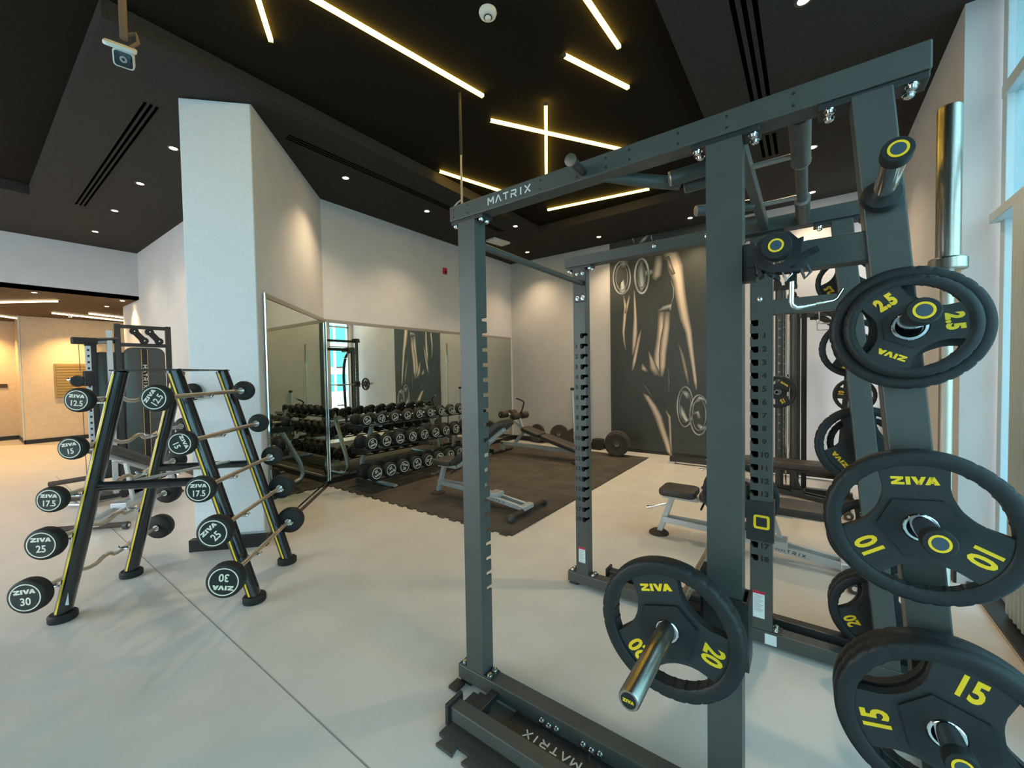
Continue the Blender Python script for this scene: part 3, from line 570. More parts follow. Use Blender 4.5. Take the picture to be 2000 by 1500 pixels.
# ================================================================== WEIGHT PLATES
def plate_proto(R, t, txt, logo_w=.30, hub=.135):
    """grip plate lying in the local xz plane, front face toward local -y; returns list of (name, builder, material)"""
    def arcpt(r, a): return (r*math.cos(a), r*math.sin(a))
    out = [arcpt(R*.86, 2*PI*k/72) for k in range(72)]; holes = []
    for hc in (PI/2+PI/3, PI/2+PI, PI/2-PI/3):
        lp = []; hw = math.radians(35)
        for k in range(15): a = hc-hw+2*hw*k/14; lp.append(arcpt(R*.80, a))
        for k in range(1, 14):
            s_ = 1-2*k/14; a = hc+hw*s_*(.60+.40*abs(s_)**1.2); r = R*(.46+.10*abs(s_)**2+.19*abs(s_)**7); lp.append(arcpt(r, a))
        holes.append(lp)
    ctr = [arcpt(.034, 2*PI*k/28) for k in range(28)]
    O = (0, 0, 0)
    P = []
    def grip(a, r):
        for hc in (PI/2+PI/3, PI/2+PI, PI/2-PI/3):
            dd = abs((a-hc+PI) % (2*PI)-PI)
            if dd < math.radians(34): return 1-.014*(.5+.5*math.cos((a-hc)*30))**10
        return 1
    # frame_of((0,-1,0)) gives x,y; angle convention handled below
    def rim(g):
        ri, ro = R*.80, R; prof = [(-t/2, ri+.006), (-t/2+.004, ri), (t/2-.004, ri), (t/2, ri+.006), (t/2, ro-.010), (t/2-.003, ro-.004), (t/2-.010, ro), (-t/2+.010, ro), (-t/2+.003, ro-.004), (-t/2, ro-.010)]
        rings = []; n = 288
        for k in range(n):
            a = 2*PI*k/n; m_ = grip(a, 0)
            rings.append([(r*m_*math.cos(a), tt, r*m_*math.sin(a)) for tt, r in prof])
        g.quadmesh(rings, close_v=True)
    g = G(); rim(g); P.append(('rim', g, 'plate', 40))
    tw = t*.62
    g = G().prism([out, *holes, ctr], (0, tw/2, 0), (1, 0, 0), (0, 0, 1), (0, -1, 0), tw); P.append(('grip_web', g, 'plate2', 30))
    hex_ = [arcpt(R*.36 if k % 2 == 0 else R*.36, PI/2+PI/6+k*PI/3) for k in range(6)]
    hx = [arcpt(R*(.43), PI/2+math.radians(q)) for q in (34, 86, 154, 206, 274, 326)]
    g = G().prism([hx, ctr], (0, t*.5, 0), (1, 0, 0), (0, 0, 1), (0, -1, 0), t); P.append(('hub', g, 'plate', 30))
    g = G().ringsolid((0, t/2+.0015, 0), (0, -1, 0), [(0, .0262), (t+.003, .0262), (t+.003, .031), (t+.001, .033), (0, .033)], 36); P.append(('steel_bushing', g, 'chrome', 40))
    g = G()
    for s_ in (-1, 1):       # both faces carry the print
        ey = Vector((0, s_, 0)); flip = s_ == 1
        for i, w in enumerate(('Z', txt, txt)):
            a = PI/2 + (0, 2*PI/3, -2*PI/3)[i]
            u = Vector((math.cos(a), 0, math.sin(a))); xdir = Vector((math.sin(a), 0, -math.cos(a)))*(-1 if flip else 1)
            rr = R*.60; pos = u*rr+ey*(tw/2+.0002)
            if w == 'Z': geo = ziva_geo(R*.46, R*.105)
            else: geo = text_geo(w, R*(.36 if len(w) < 3 else .32), (.0024 if len(w) < 3 else .0040)*R/.2, .74, 1.0 if len(w) < 3 else 1.12)
            stamp(g, geo, pos, xdir, u, .001)
    P.append(('yellow_print', g, 'yellow', 0))
    return P
PL = {}
def plate(kind, pos, rot, label, group=None, flip=False, tilt=0):
    """kind: key of sizes; axis along world y"""
    R, t, txt = dict(p20=(.203, .052, '20'), p15=(.198, .042, '15'), p10=(.183, .036, '10'), p5=(.145, .028, '5'), p2=(.120, .024, '2.5'), p2b=(.146, .024, '2.5'), p15s=(.18, .042, '15'), p1=(.085, .018, '1.25'))[kind]
    m = Matrix.Translation(pos) @ Matrix.Rotation(tilt, 4, 'Z') @ Matrix.Rotation(-rot, 4, 'Y')
    if kind not in PL:
        r = root('weight_plate', label, 'weight plate', (0, 0, 0), 0, group)
        for nm, g, mt, sm in plate_proto(R, t, txt): g.build(nm, mt, r, world=False, smooth=sm or None)
        r.matrix_basis = m; PL[kind] = r; return r
    return copytree(PL[kind], label, group=group, mtx=m)

# ================================================================== POWER RACK
RK = root('power_rack', 'tall graphite power rack with numbered uprights and plate horns', 'power rack', (-.55, 1.99, 0))
YN0, YN1, YF0, YF1 = 1.394, 1.469, 2.508, 2.583
def notches(xe, sgn, x_other):
    """xz outline of an upright with hook slots on the edge xe (sgn = direction out of the post)"""
    zs = [1.738-.0699*k for k in range(19)]; side = [(xe, 2.19)]
    for z in zs:
        side += [(xe, z+.016), (xe-sgn*.034, z+.016), (xe-sgn*.038, z+.011), (xe-sgn*.038, z-.012), (xe-sgn*.034, z-.017), (xe-sgn*.016, z-.017), (xe-sgn*.012, z-.013), (xe-sgn*.010, z-.004), (xe, z-.002)]
    side += [(xe, .095)]
    return side+[(x_other, .095), (x_other, 2.19)]
UP = []
for (xe, xo, sg) in ((-1.214, -1.311, 1), (-.258, -.160, -1)):
    for (y0, y1, far) in ((YN0, YN1, 0), (YF0, YF1, 1)):
        if far: xe_, xo_ = (xe+.002+.056-.056, xo+.012) if sg > 0 else (xe+.008, xo+.012)
        else: xe_, xo_ = xe, xo
        if sg > 0 and not far: xe_ = xe+.004
        lp = notches(xe_, sg, xo_)
        yi0, yi1, yo0, yo1 = (y0, y0+.036, y0+.036, y1) if far else (y1-.036, y1, y0, y1-.036)
        g = G().prism([lp], (0, yi0, 0), (1, 0, 0), (0, 0, 1), (0, 1, 0), yi1-yi0).box(min(xe_, xo_), max(xe_, xo_), yo0, yo1, .095, 2.19); u = g.build('upright', 'rack', RK); UP.append(u)
        # slot numbers on the faces that look into the rack
        g = G(); yy = y0-.0004 if far else y1+.0004; ex = (1, 0, 0) if far else (-1, 0, 0)
        for k in range(1, 19):
            stamp(g, text_geo(str(k), .038, .0015, 1.1), (xe_-sg*.066, yy, 1.738-.0699*k-.001), ex, (0, 0, 1), .0008)
        g.build('slot_numbers', 'dkprint', u)
        yl = yi1-.0006 if far else yi0+.0001; g = G()
        for k in range(19): g.box(min(xe_, xe_-sg*.041), max(xe_, xe_-sg*.041), yl, yl+.0005, 1.738-.0699*k-.029, 1.738-.0699*k+.018)  # thin black sheets painted in for the shade inside a hollow post
        g.build('slot_shade', 'slot', u)
        # mounting flanges top and bottom
        for z0, z1 in ((2.190, 2.208), (.09, .098)):
            fl = G().box(min(xe_, xo_)-.045, max(xe_, xo_)+.045, y0+.003, y1-.003, z0+.001, z1-.0005).build('flange', 'rack2', RK, bevel=.002)
for nm, y0, y1 in (('n', YN0, YN1), ('f', YF0, YF1)):
    G().box(-1.362, .238, y0, y1, 2.208, 2.277).build('top_beam', 'rack', RK, bevel=.004)
    G().box(-1.368, .44, y0, y1, .022, .091).build('base_beam', 'rack', RK, bevel=.004)
    G().prism([[(.088, 2.2), (.170, 2.2), (.352, .091), (.270, .091)]], (0, y0, 0), (1, 0, 0), (0, 0, 1), (0, 1, 0), y1-y0).build('slanted_post', 'rack', RK, bevel=.004)
    G().box(.02, .235, y0+.004, y1-.004, 2.190, 2.2075).build('flange', 'rack2', RK, bevel=.003)
    for x in (-1.33, .39): G().box(x-.03, x+.03, y0+.01, y1-.01, .001, .022).build('foot_pad', 'rack2', RK)
G().box(.375, .44, YN1, YF0, .022, .091).build('rear_base_beam', 'rack', RK, bevel=.004)
for y0, y1 in ((YN0+.01, YN0+.07), (YF0+.002, YF0+.06)):
    G().box(-.125 if y0 < 2 else -.155, .140, y0, y1, 1.775, 1.852).build('brace', 'rack', RK, bevel=.004)
G().box(-.16, -.125, YN0+.012, YN0+.06, 1.76, 1.87).build('brace_bracket', 'rack2', RK, bevel=.003)
# bolts
BP = None
def bolt(p, d, r=.011):
    global BP
    x, y, z = frame_of(d); m = Matrix.Translation(RK.matrix_basis.inverted() @ Vector(p)) @ Matrix((( x.x, y.x, z.x, 0), (x.y, y.y, z.y, 0), (x.z, y.z, z.z, 0), (0, 0, 0, 1)))
    if BP is None:
        BP = G().lathe((0, 0, 0), (0, 0, 1), [(0, .014), (.003, .014), (.003, .0115), (.010, .0105), (.013, .006)], 12).build('bolt', 'chrome', RK, world=False, smooth=40); BP.matrix_basis = m; return
    o = BP.copy(); COL.objects.link(o); o.matrix_basis = m
for y0, y1 in ((YN0, YN1), (YF0, YF1)):
    for x in (-1.338, -1.185, -.285, -.132):
        for yy in (y0+.018, y1-.018): bolt((x, yy, 2.190), (0, 0, -1)); bolt((x+(.0), yy, .098), (0, 0, 1))
    for x in (.045, .205):
        for yy in (y0+.018, y1-.018): bolt((x, yy, 2.190), (0, 0, -1))
for x in (-.892, -.857, -.821, -.702, -.667, -.632): bolt((x, YN0, .045 if x not in (-.857, -.667) else .040), (0, -1, 0))
for x, z in ((-1.262, 2.155), (-1.222, 2.155), (-1.262, 1.99), (-1.222, 1.99)): bolt((x, YF0-.008, z), (0, -1, 0))
for x in (-.75, -.46): bolt((x, YF0, 2.243), (0, -1, 0))
bolt((-.205, YF0, 1.86), (0, -1, 0)); bolt((-.205, YF0, 2.10), (0, -1, 0))
g = G()
for x in (-1.335, -1.25, -.86, -.70, -.585, -.50, -.34, -.20, -.035):
    for z in (2.225, 2.258): g.lathe((x, YN0+.0005, z), (0, -1, 0), [(0, .0045), (.001, .0045)], 8)
g.build('beam_holes', 'dkprint', RK)
g = G(); stamp(g, matrix_geo(.030, 1.02), (-1.013, YN0-.0002, 2.243), X_, Z_, .001); g.build('brand_lettering', 'white', RK)
# pull-up bar between the front uprights
G().tube([(-1.222, YN1, 2.085), (-1.235, YF0-.006, 2.09)], .0165, 16).build('pull_up_bar', 'rack', RK, smooth=40)
G().box(-1.285, -1.200, YF0-.008, YF0, 1.965, 2.18).build('bar_plate', 'rack2', RK, bevel=.003)
G().box(-1.300, -1.215, YN1, YN1+.008, 1.965, 2.18).build('bar_plate', 'rack2', RK, bevel=.003)
# multi-grip section at the rear
G().beam((-.185, YN1, 2.24), (-.185, YF0, 2.24), .035, .055).build('grip_rail', 'rack', RK, bevel=.003)
gb = G().tube([(-.022, 1.475, 2.235), (-.022, 2.502, 2.235)], .020, 16).build('grip_bar', 'rack', RK, smooth=40)
G().tube([(-.022, 1.475, 2.235), (-.022, 1.80, 2.235)], .029, 16).build('thick_grip', 'rack', gb, smooth=40)
G().tube([(-.022, 2.20, 2.235), (-.022, 2.502, 2.235)], .029, 16).build('thick_grip', 'rack', gb, smooth=40)
for y in (1.80, 2.20): G().ringsolid((-.022, y-.003, 2.235), (0, 1, 0), [(0, .020), (.006, .020), (.006, .031), (0, .031)], 20).build('grip_ring', 'alu', gb)
for y in (1.745, 2.172): G().tube([(-.168, y, 2.235), (-.04, y, 2.235)], .010, 10).build('rung', 'alu', RK, smooth=40)
for (a, b_, r) in (((-.20, 1.60, 2.215), (-.40, 1.53, 2.18), .026), ((-.20, 1.66, 2.20), (-.375, 1.645, 2.19), .028), ((-.20, 2.10, 2.22), (-.405, 1.975, 2.205), .024), ((-.20, 2.32, 2.22), (-.40, 2.30, 2.215), .024)):
    h = G().tube([a, b_], r, 14).build('angled_grip', 'rack', RK, smooth=40); e = Vector(b_); d_ = (Vector(b_)-Vector(a)).normalized()
    G().lathe(e, d_, [(0, r*.98), (.004, r*.9), (.006, r*.3)], 14).build('steel_cap', 'alu', h, smooth=40)
G().tube([(-.62, YN1-.02, 2.225), (-.50, 1.52, 2.20), (-.385, 1.60, 2.185)], [.020, .024, .024], 14).build('grip_stub', 'rack', RK, smooth=40)
# band peg on the near beam
G().tube([(-.672, YN0, 2.235), (-.655, 1.26, 2.218)], .0155, 14).build('band_peg', 'rack2', RK, smooth=40)
G().lathe((-.655, 1.261, 2.218), (0.1, -1, -.1), [(0, .021), (.005, .021), (.006, .006)], 18).build('peg_cap', 'steel', RK, smooth=40)
# plate horns
def horn(x, z, y, d, L=.225, dz=.02, r=.0225, coll=True):
    a = Vector((x, y, z)); b_ = Vector((x, y+d*L, z+dz)); dd = (b_-a).normalized()
    h = G().lathe(a, dd, [(0, r), (L, r)], 24).build('plate_horn', 'chrome' if d < 0 else 'rack2', RK, smooth=40)
    if coll: G().ringsolid(a+dd*.0, dd, [(0, r), (0, r+.016), (.010, r+.020), (.026, r+.014), (.030, r)], 28).build('collar', 'plate', h, smooth=40)
    G().lathe(b_-dd*.02, dd, [(0, r+.005), (.026, r+.005), (.030, r+.003), (.0305, 0.002)], 24).build('end_cap', 'plate', h, smooth=40)
    G().ringsolid(b_+dd*.0105, dd, [(0, .013), (.0012, .013), (.0012, .0175), (0, .0175)], 28).build('yellow_ring', 'yellow', h)
    G().lathe(b_+dd*.0105, dd, [(0, .0125), (.001, .0125)], 20).build('cap_disc', mat('cap_blue_grey', (.04, .07, .10), .4) if 'cap_blue_grey' not in bpy.data.materials else bpy.data.materials['cap_blue_grey'], h)
HN = ((.149, 1.925), (.190, 1.590), (.217, 1.118), (.254, .672))
for x, z in HN: horn(x, z, YN0, -1)
for x, z in ((.149, 1.925), (.190, 1.590), (.226, 1.105), (.262, .66), (.292, .275)): horn(x, z, YF1, 1)
horn(-.068, 1.812, YN0+.01, -1, L=.13, dz=.004, r=.030, coll=False)
# stickers
for (x0, x1, z0, z1, y) in ((-1.279, -1.230, .178, .285, YF0), (-.236, -.182, .155, .300, YF0)):
    s_ = G().box(x0, x1, y-.0008, y, z0, z1).build('caution_label', 'sticker', RK)
    G().box(x0, x1, y-.0012, y-.0008, z1-.014, z1).build('red_band', 'red', s_)
    g = G()
    for k in range(11): g.box(x0+.005, x1-.005-.008*(k % 3), y-.0011, y-.0008, z1-.024-k*.0085, z1-.0215-k*.0085)
    g.build('small_print', 'alu', s_)
s_ = G().box(-.181, -.128, YF0-.0008, YF0, .024, .080).build('serial_label', 'sticker', RK)
# spotter platform in front (footplate and bench dock)
G().box(-1.205, .45, 1.175, 1.235, .045, .105).build('dock_beam', 'rack', RK, bevel=.004)
G().box(-1.222, -1.205, 1.160, 1.255, .030, .118).build('dock_end_plate', 'rack2', RK, bevel=.003)
G().box(-1.185, -1.09, 1.235, 1.30, .050, .098).box(-1.16, -1.12, 1.30, 1.394, .03, .06).build('dock_link', 'rack2', RK, bevel=.003)
G().box(-1.02, .44, 1.235, 1.392, .016, .024).build('dock_floor_plate', 'rack2', RK)
G().box(-1.375, -1.325, 1.335, 1.394, .002, .016).build('anchor_tab', 'rack2', RK)
g = G(); stamp(g, matrix_geo(.034, 1.02), (-.812, 1.325, .0243), (-1, 0, 0), (0, -1, 0), .0008); g.build('brand_lettering', 'white', RK)
# far bench dock
G().box(-1.12, .42, 2.64, 2.70, .045, .105).build('dock_beam', 'rack2', RK, bevel=.004)
G().box(-1.135, -1.12, 2.625, 2.715, .04, .12).build('dock_end_plate', 'rack2', RK, bevel=.003)
G().box(-1.10, -.98, 2.583, 2.64, .05, .09).build('dock_link', 'rack2', RK, bevel=.003)

# bar holders clamped on the window-side uprights
def jcup(y0, y1, z, yellow, label):
    t = root('bar_holder', label, 'bar holder', (-.21, (y0+y1)/2, z), 0, 'bar holders on the rack')
    w = .010; xl, xr = -.268, -.150
    G().box(xl, xr+w, y0-w, y0-.001, z-.16, z+.055).box(xr+.0005, xr+w, y0-.001, y1+w, z-.16, z+.055).box(xl, xr+.0005, y1+.001, y1+w, z-.16, z+.055).build('sleeve', 'rack2', t, bevel=.002)
    G().box(-.375, -.266, y0+.012, y1-.012, z-.055, z-.027).build('cradle', 'plate', t, bevel=.004)
    G().box(-.385, -.362, y0+.012, y1-.012, z-.055, z+.095).build('cradle_lip', 'plate', t, bevel=.005)
    G().box(-.28, -.2665, y0+.006, y1-.006, z-.05, z+.12).build('cradle_back', 'plate', t, bevel=.003)
    if yellow:
        def rr(h, r): return [(cx*(h-r)+r*math.cos(a0+PI/2*k/4), cz*(h-r)+r*math.sin(a0+PI/2*k/4)) for cx, cz, a0 in ((1, 1, 0), (-1, 1, PI/2), (-1, -1, PI), (1, -1, 1.5*PI)) for k in range(5)]
        G().prism([rr(.037, .013), rr(.025, .006)], (-.196, y0-w-.0002, z-.055), (1, 0, 0), (0, 0, 1), (0, -1, 0), .0015).build('yellow_frame', 'yellow', t)
        g = G(); stamp(g, text_geo('15', .03, .0003), (-.196, y0-w-.0002, z-.057), X_, Z_, .001); g.build('number', 'dkprint', t)
    return t
jcup(YN0, YN1, .735, False, 'black bar holder on the near upright behind the 20 plate')
jcup(YF0, YF1, .735, True, 'black bar holder with a yellow square on the far numbered upright')

# ---- barbells
def olympic(c, d, label, group, sl=.415, full=True):
    c = Vector(c); d = Vector(d).normalized(); t = root('barbell', label, 'barbell', c, 0, group)
    G().tube([c-d*.66, c+d*.66], .0143, 14).build('shaft', 'bronze', t, smooth=40)
    for s_ in (-1, 1):
        a = c+d*s_*.655; e = d*s_
        v = G().lathe(a, e, [(0, .037), (.003, .040), (.030, .040), (.034, .036), (.034, .0252), (.034+sl-.004, .0252), (.034+sl, .023), (.034+sl, .019)], 32).build('sleeve', 'steel', t, smooth=40)
        G().lathe(a+e*(.034+sl-.002), e, [(0, .018), (.003, .018)], 24).build('end_sticker', 'dkprint', v)
        g = G(); x = Vector((1, 0, 0)) if abs(d.x) < .5 else Vector((0, 1, 0)); u = Vector((0, 0, 1)) if abs(d.z) < .5 else Vector((0, 1, 0))
        stamp(g, ziva_geo(.026, .008), a+e*(.034+sl+.0012), x*(-s_) if d.y > .5 and s_ > 0 else x, u, .0006); g.build('end_logo', 'yellow', v)
    return t
olympic((-.33, 1.989, .7415), (0, 1, 0), 'steel barbell racked low across the power rack with one big plate per side', None)
plate('p20', (-.33, 1.225, .735), math.radians(16), 'black 20 plate loaded on the racked barbell facing the room', 'plates on the racked barbell')
plate('p20', (-.33, 2.755, .735), math.radians(40), 'black 20 plate on the far sleeve of the racked barbell', 'plates on the racked barbell')
olympic((.315, 1.645, 1.108), (0, 0, 1), 'steel barbell stored upright behind the slanted rack post', None)
t = root('barbell_stand', 'small black floor socket holding the upright barbell', 'barbell holder', (.315, 1.645, 0))
G().ringsolid((.315, 1.645, .012), Z_, [(0, .030), (.20, .030), (.20, .036), (0, .036)], 24).build('socket', 'rack2', t, smooth=40)
G().box(.25, .37, 1.58, 1.71, .001, .012).build('base', 'rack2', t)

# ---- plates on horns (ring rests on the horn, so centres hang slightly low)
def pz(z): return z-.0045
PG = 'plates on the storage horns'
plate('p2b', (.190, 1.347, pz(1.594)), math.radians(150), 'black 2.5 plate against the post on the second horn down, mostly behind its twin', PG)
plate('p2', (.191, 1.318, pz(1.595)), math.radians(155), 'black 2.5 plate outermost on the second horn down', PG)
plate('p10', (.217, 1.342, pz(1.122)), math.radians(6), 'black 10 plate alone on its horn with logo at the top', PG)
plate('p15', (.254, 1.340, pz(.676)), math.radians(-137), 'black 15 plate behind another on the lowest visible near horn', PG)
plate('p15', (.254, 1.296, pz(.678)), math.radians(-137), 'black 15 plate outermost on the lowest visible near horn', PG)
FG = 'plates on the far storage horns'
plate('p2', (.149, 2.64, pz(1.930)), math.radians(-120), 'black 2.5 plate on the top horn of the far slanted post', FG)
plate('p5', (.190, 2.64, pz(1.593)), math.radians(35), 'black 5 plate nearest the far post on its second horn', FG)
plate('p1', (.190, 2.70, pz(1.593)), math.radians(80), 'small black plate behind a 5 plate on the far post', FG)
plate('p15', (.226, 2.645, pz(1.108)), math.radians(129), 'large black plate with tilted yellow logo on the far post, middle horn', FG)
plate('p5', (.226, 2.69, pz(1.110)), math.radians(15), 'black 5 plate behind the tilted-logo plate on the far post', FG)
plate('p10', (.262, 2.645, pz(.662)), math.radians(4), 'black 10 plate with level yellow logo on the far post', FG)
plate('p20', (.292, 2.650, pz(.278)), math.radians(-120), 'black 20 plate nearest the far post on its lowest horn', FG)
plate('p20', (.292, 2.706, pz(.280)), math.radians(10), 'black 20 plate second on the lowest far horn', FG)

# ---- attachments hanging from the stub horn
t = root('strap_bundle', 'tangle of black nylon straps and buckles over the yellow-ringed stub horn', 'straps', (-.068, 1.36, 1.80))
g = G()
random.seed(9)
g.ringsolid((-.068, 1.30, 1.808), (0, 1, 0), [(0, .033), (.05, .034), (.055, .052), (.03, .060), (0, .056)], 9)
g.build('wrapped_strap', 'strap', t)
for k in range(9):
    a = 2*PI*k/9+.3; x = -.068+math.cos(a)*.052; z = 1.80+math.sin(a)*.048
    d_ = Vector((math.cos(a+1.2), .1*random.uniform(-1, 1), math.sin(a+1.2)-.2)).normalized(); n_ = Vector((math.cos(a), 0, math.sin(a)))
    G().obox((x, 1.325+.012*random.uniform(-1, 1), z), (d_, n_, d_.cross(n_)), (.024, .007, .016)).build('strap_loop', 'strap', t, bevel=.003)
for k in range(3):
    x = -.095+.04*k; G().tube([(x, 1.31, 1.755), (x+.008, 1.305, 1.73), (x+.02, 1.31, 1.745), (x+.012, 1.315, 1.765)], .004, 8).build('buckle', 'dring' if k != 1 else 'chrome', t, smooth=40)
G().obox((-.005, 1.34, 1.80), ((.8, 0, .3), (0, 1, 0), (-.3, 0, .8)), (.028, .004, .008)).build('strap_tail', 'strap', t)
G().box(-.040, -.024, 1.318, 1.334, 1.722, 1.76).build('hanging_clip', 'strap', t, bevel=.003)
t = root('pulldown_bar', 'slim chrome cable attachment hanging below the black straps', 'cable handle', (-.03, 1.32, 1.70))
G().tube([(-.035, 1.32, 1.728), (-.036, 1.32, 1.672), (-.033, 1.32, 1.663), (-.024, 1.32, 1.658), (-.012, 1.325, 1.659)], .0062, 12).build('hook_arm', 'chrome', t, smooth=60)
G().tube([(-.014, 1.325, 1.659), (.03, 1.34, 1.667), (.052, 1.345, 1.670), (.060, 1.35, 1.676), (.072, 1.352, 1.700)], .0048, 12).build('long_bar', 'chrome', t, smooth=60)
G().tube([(.015, 1.335, 1.665), (.030, 1.34, 1.667)], .0058, 12).build('knurled_grip', 'steel', t, smooth=40)

# ---- puzzle mat under the near base
t = root('puzzle_mat', 'black rubber mat with jigsaw edge under the rack dock beam', 'mat', (-.4, 1.26, 0))
pts = [(-1.228, 1.13)]; n = 12
for k in range(n):
    a = -1.228+(k+.25)*1.65/n; b_ = -1.228+(k+.75)*1.65/n; pts += [(a, 1.13), (a-.010, 1.09), (b_+.010, 1.09), (b_, 1.13)]
pts += [(.42, 1.13), (.42, 1.392), (-1.228, 1.392)]
G().prism([pts], (0, 0, .0008), X_, Y_, Z_, .0135).build('sheet', 'rubber', t)

# ================================================================== BARBELL RACK (A-frame) WITH FIXED BARS
Ud, Vd = Vector((s2, s2, 0)), Vector((-s2, s2, 0))
def UV(u, v, z): return Ud*u+Vd*v+Z_*z
BR = root('barbell_rack', 'glossy black A-frame barbell rack with yellow stripes down its legs', 'barbell rack', UV(-1.86, 3.19, 0))
def legs(side, v):
    b0 = UV(-2.415 if side < 0 else -1.31, v, .035); b1 = UV(-2.035 if side < 0 else -1.735, v, 1.548); d_ = (b1-b0).normalized()
    outw = Ud*side; outw = (outw-d_*outw.dot(d_)).normalized()
    l = G(); x, y = outw, d_.cross(outw)
    prof = [(math.cos(2*PI*k/24)*.040, math.sin(2*PI*k/24)*.047) for k in range(24)]
    l.quadmesh([[p+x*a+y*b_ for a, b_ in prof] for p in (b0, b1)]); leg = l.build('leg', 'glossblack', BR, smooth=40)
    # stripe on the room-facing side (toward -v)
    s_dir = (-Vd*math.cos(.12)-Ud*math.sin(.12)); s_dir = (s_dir-d_*s_dir.dot(d_)).normalized(); sx = d_.cross(s_dir)
    G().obox((b0+b1)/2+s_dir*.0465, (sx, s_dir, d_), (.0050, .0016, (b1-b0).length/2-.02)).build('yellow_stripe', 'yellow', leg)
    # slotted channel on the outer face
    G().obox((b0+b1)/2+outw*.0395, (d_.cross(outw), outw, d_), (.009, .0022, (b1-b0).length/2-.05)).build('channel', 'dkprint', leg)
    G().lathe(UV(-2.415 if side < 0 else -1.31, v, 0.001), Z_, [(0, .066), (.006, .069), (.036, .069), (.046, .060)], 28).build('rubber_foot', 'head', leg, smooth=40)
    return leg, b0, b1, outw
LEG = {}
for side in (-1, 1):
    for v in (2.91, 3.467): LEG[(side, v)] = legs(side, v)
for v, z in ((2.91, .825), (3.467, .815)):
    G().tube([UV(-2.19, v, z), UV(-1.53, v, z)], .028, 16).build('cross_tube', 'glossblack', BR, smooth=40)
    G().tube([UV(-1.90, v, z), UV(-1.78, v, z)], .0295, 16).build('joint_sleeve', 'glossblack', BR, smooth=40)
G().tube([UV(-2.0, 2.93, .845), UV(-1.70, 3.45, .845)], .010, 10).build('brace_rod', 'silver', BR, smooth=40)
G().obox(UV(-1.885, 3.19, 1.553), (Ud, Vd, Z_), (.178, .335, .004)).build('top_plate', 'rack2', BR, bevel=.002)
s_ = G().obox(UV(-2.37, 2.875, .16), ((Vd*0+Ud), Vd, Z_), (.018, .001, .055)).build('caution_label', 'sticker', BR)
HEADR = {'12.5': .073, '15': .071, '17.5': .076, '25': .094, '30': .100}
def hook(side, v, z, u):
    # small chrome saddle screwed on the leg
    p = UV(u, v, z); a = p-Z_*.024-Ud*side*.075; h = G().tube([a, p-Z_*.024, p-Z_*.022+Ud*side*.022, p-Z_*.004+Ud*side*.036], .0075, 8)
    h.obox(p-Z_*.017, (Ud, Vd, Z_), (.020, .018, .0035)); h.build('hook', 'chrome', BR, smooth=40)
def fixedbar(side, z, v0, v1, txt, rot, curl, label):
    u = (-2.415+.38*z/1.513-.105) if side < 0 else (-1.213-.238*z)
    R = HEADR[txt]; t = root('fixed_barbell', label, 'barbell', UV(u, (v0+v1)/2, z), 0, 'fixed barbells on the A-frame rack')
    hl = .062 if R < .09 else .076
    if curl:
        L = v1-v0-2*hl; k = [(0, 0), (.20, 0), (.27, 0), (.34, -.03), (.43, -.034), (.47, 0.0), (.53, 0.0), (.57, -.034), (.66, -.03), (.73, 0), (.80, 0), (1, 0)]
        pts = [UV(u+side*b_*.4*-1, v0+hl+L*a, z+b_*1.0) for a, b_ in k]; fine = []
        for i in range(len(pts)-1):
            for q in range(4): fine.append(pts[i].lerp(pts[i+1], q/4))
        fine.append(pts[-1])
        for _ in range(2): fine = [fine[0]]+[(fine[i-1]+fine[i]*2+fine[i+1])/4 for i in range(1, len(fine)-1)]+[fine[-1]]
        G().tube(fine, .0135, 12).build('curl_bar', 'bronze', t, smooth=60)
    else: G().tube([UV(u, v0+hl, z), UV(u, v1-hl, z)], .0135, 14).build('straight_bar', 'bronze', t, smooth=40)
    for e, vv, dd in ((0, v0, -1), (1, v1, 1)):
        a = UV(u, vv-dd*hl, z)
        h = G().lathe(a, Vd*dd, [(-.012, .022), (-.010, .026), (0, .030), (.002, R*.80), (.012, R*.95), (.024, R), (hl-.016, R), (hl-.005, R*.965), (hl-.001, R*.88), (hl, R*.84)], 40).build('head', 'head', t, smooth=50)
        G().ringsolid(a, Vd*dd, [(-.013, .014), (-.013, .024), (-.003, .026), (-.003, .014)], 24).build('chrome_collar', 'chrome', h, smooth=40)
        f_ = UV(u, vv, z); G().lathe(f_-Vd*dd*.0008, Vd*dd, [(0, R*.80), (.0018, R*.80)], 40).build('face_disc', 'head_disc', h)
        G().ringsolid(f_+Vd*dd*.0008, Vd*dd, [(0, R*.74), (.001, R*.74), (.001, R*.80), (0, R*.80)], 44).build('white_ring', 'cream', h)
        # print
        ex = Ud*(-dd); cr_, sr_ = math.cos(rot), math.sin(rot); X2 = ex*cr_+Z_*sr_; Y2 = Z_*cr_-ex*sr_
        g = G(); stamp(g, ziva_geo(R*1.10, R*.26), f_+Vd*dd*.001+Y2*R*.34, X2, Y2, .0008); stamp(g, text_geo(txt, R*.62, .0012*R/.1, .90), f_+Vd*dd*.001-Y2*R*.26, X2, Y2, .0008)
        g.build('print', 'cream', h)
    for v in (2.91, 3.467): hook(side, v, z-.0135+.014, u)
    return t
for z, v0, txt, rot in ((1.377, 2.770, '12.5', -.10), (1.088, 2.802, '15', .12), (.797, 2.746, '17.5', -.05), (.529, 2.765, '25', -.02), (.235, 2.743, '30', .05)):
    fixedbar(-1, z, v0, 3.90, txt, rot, True, 'wavy curl barbell marked %s on the corridor side of the A-frame rack' % txt)
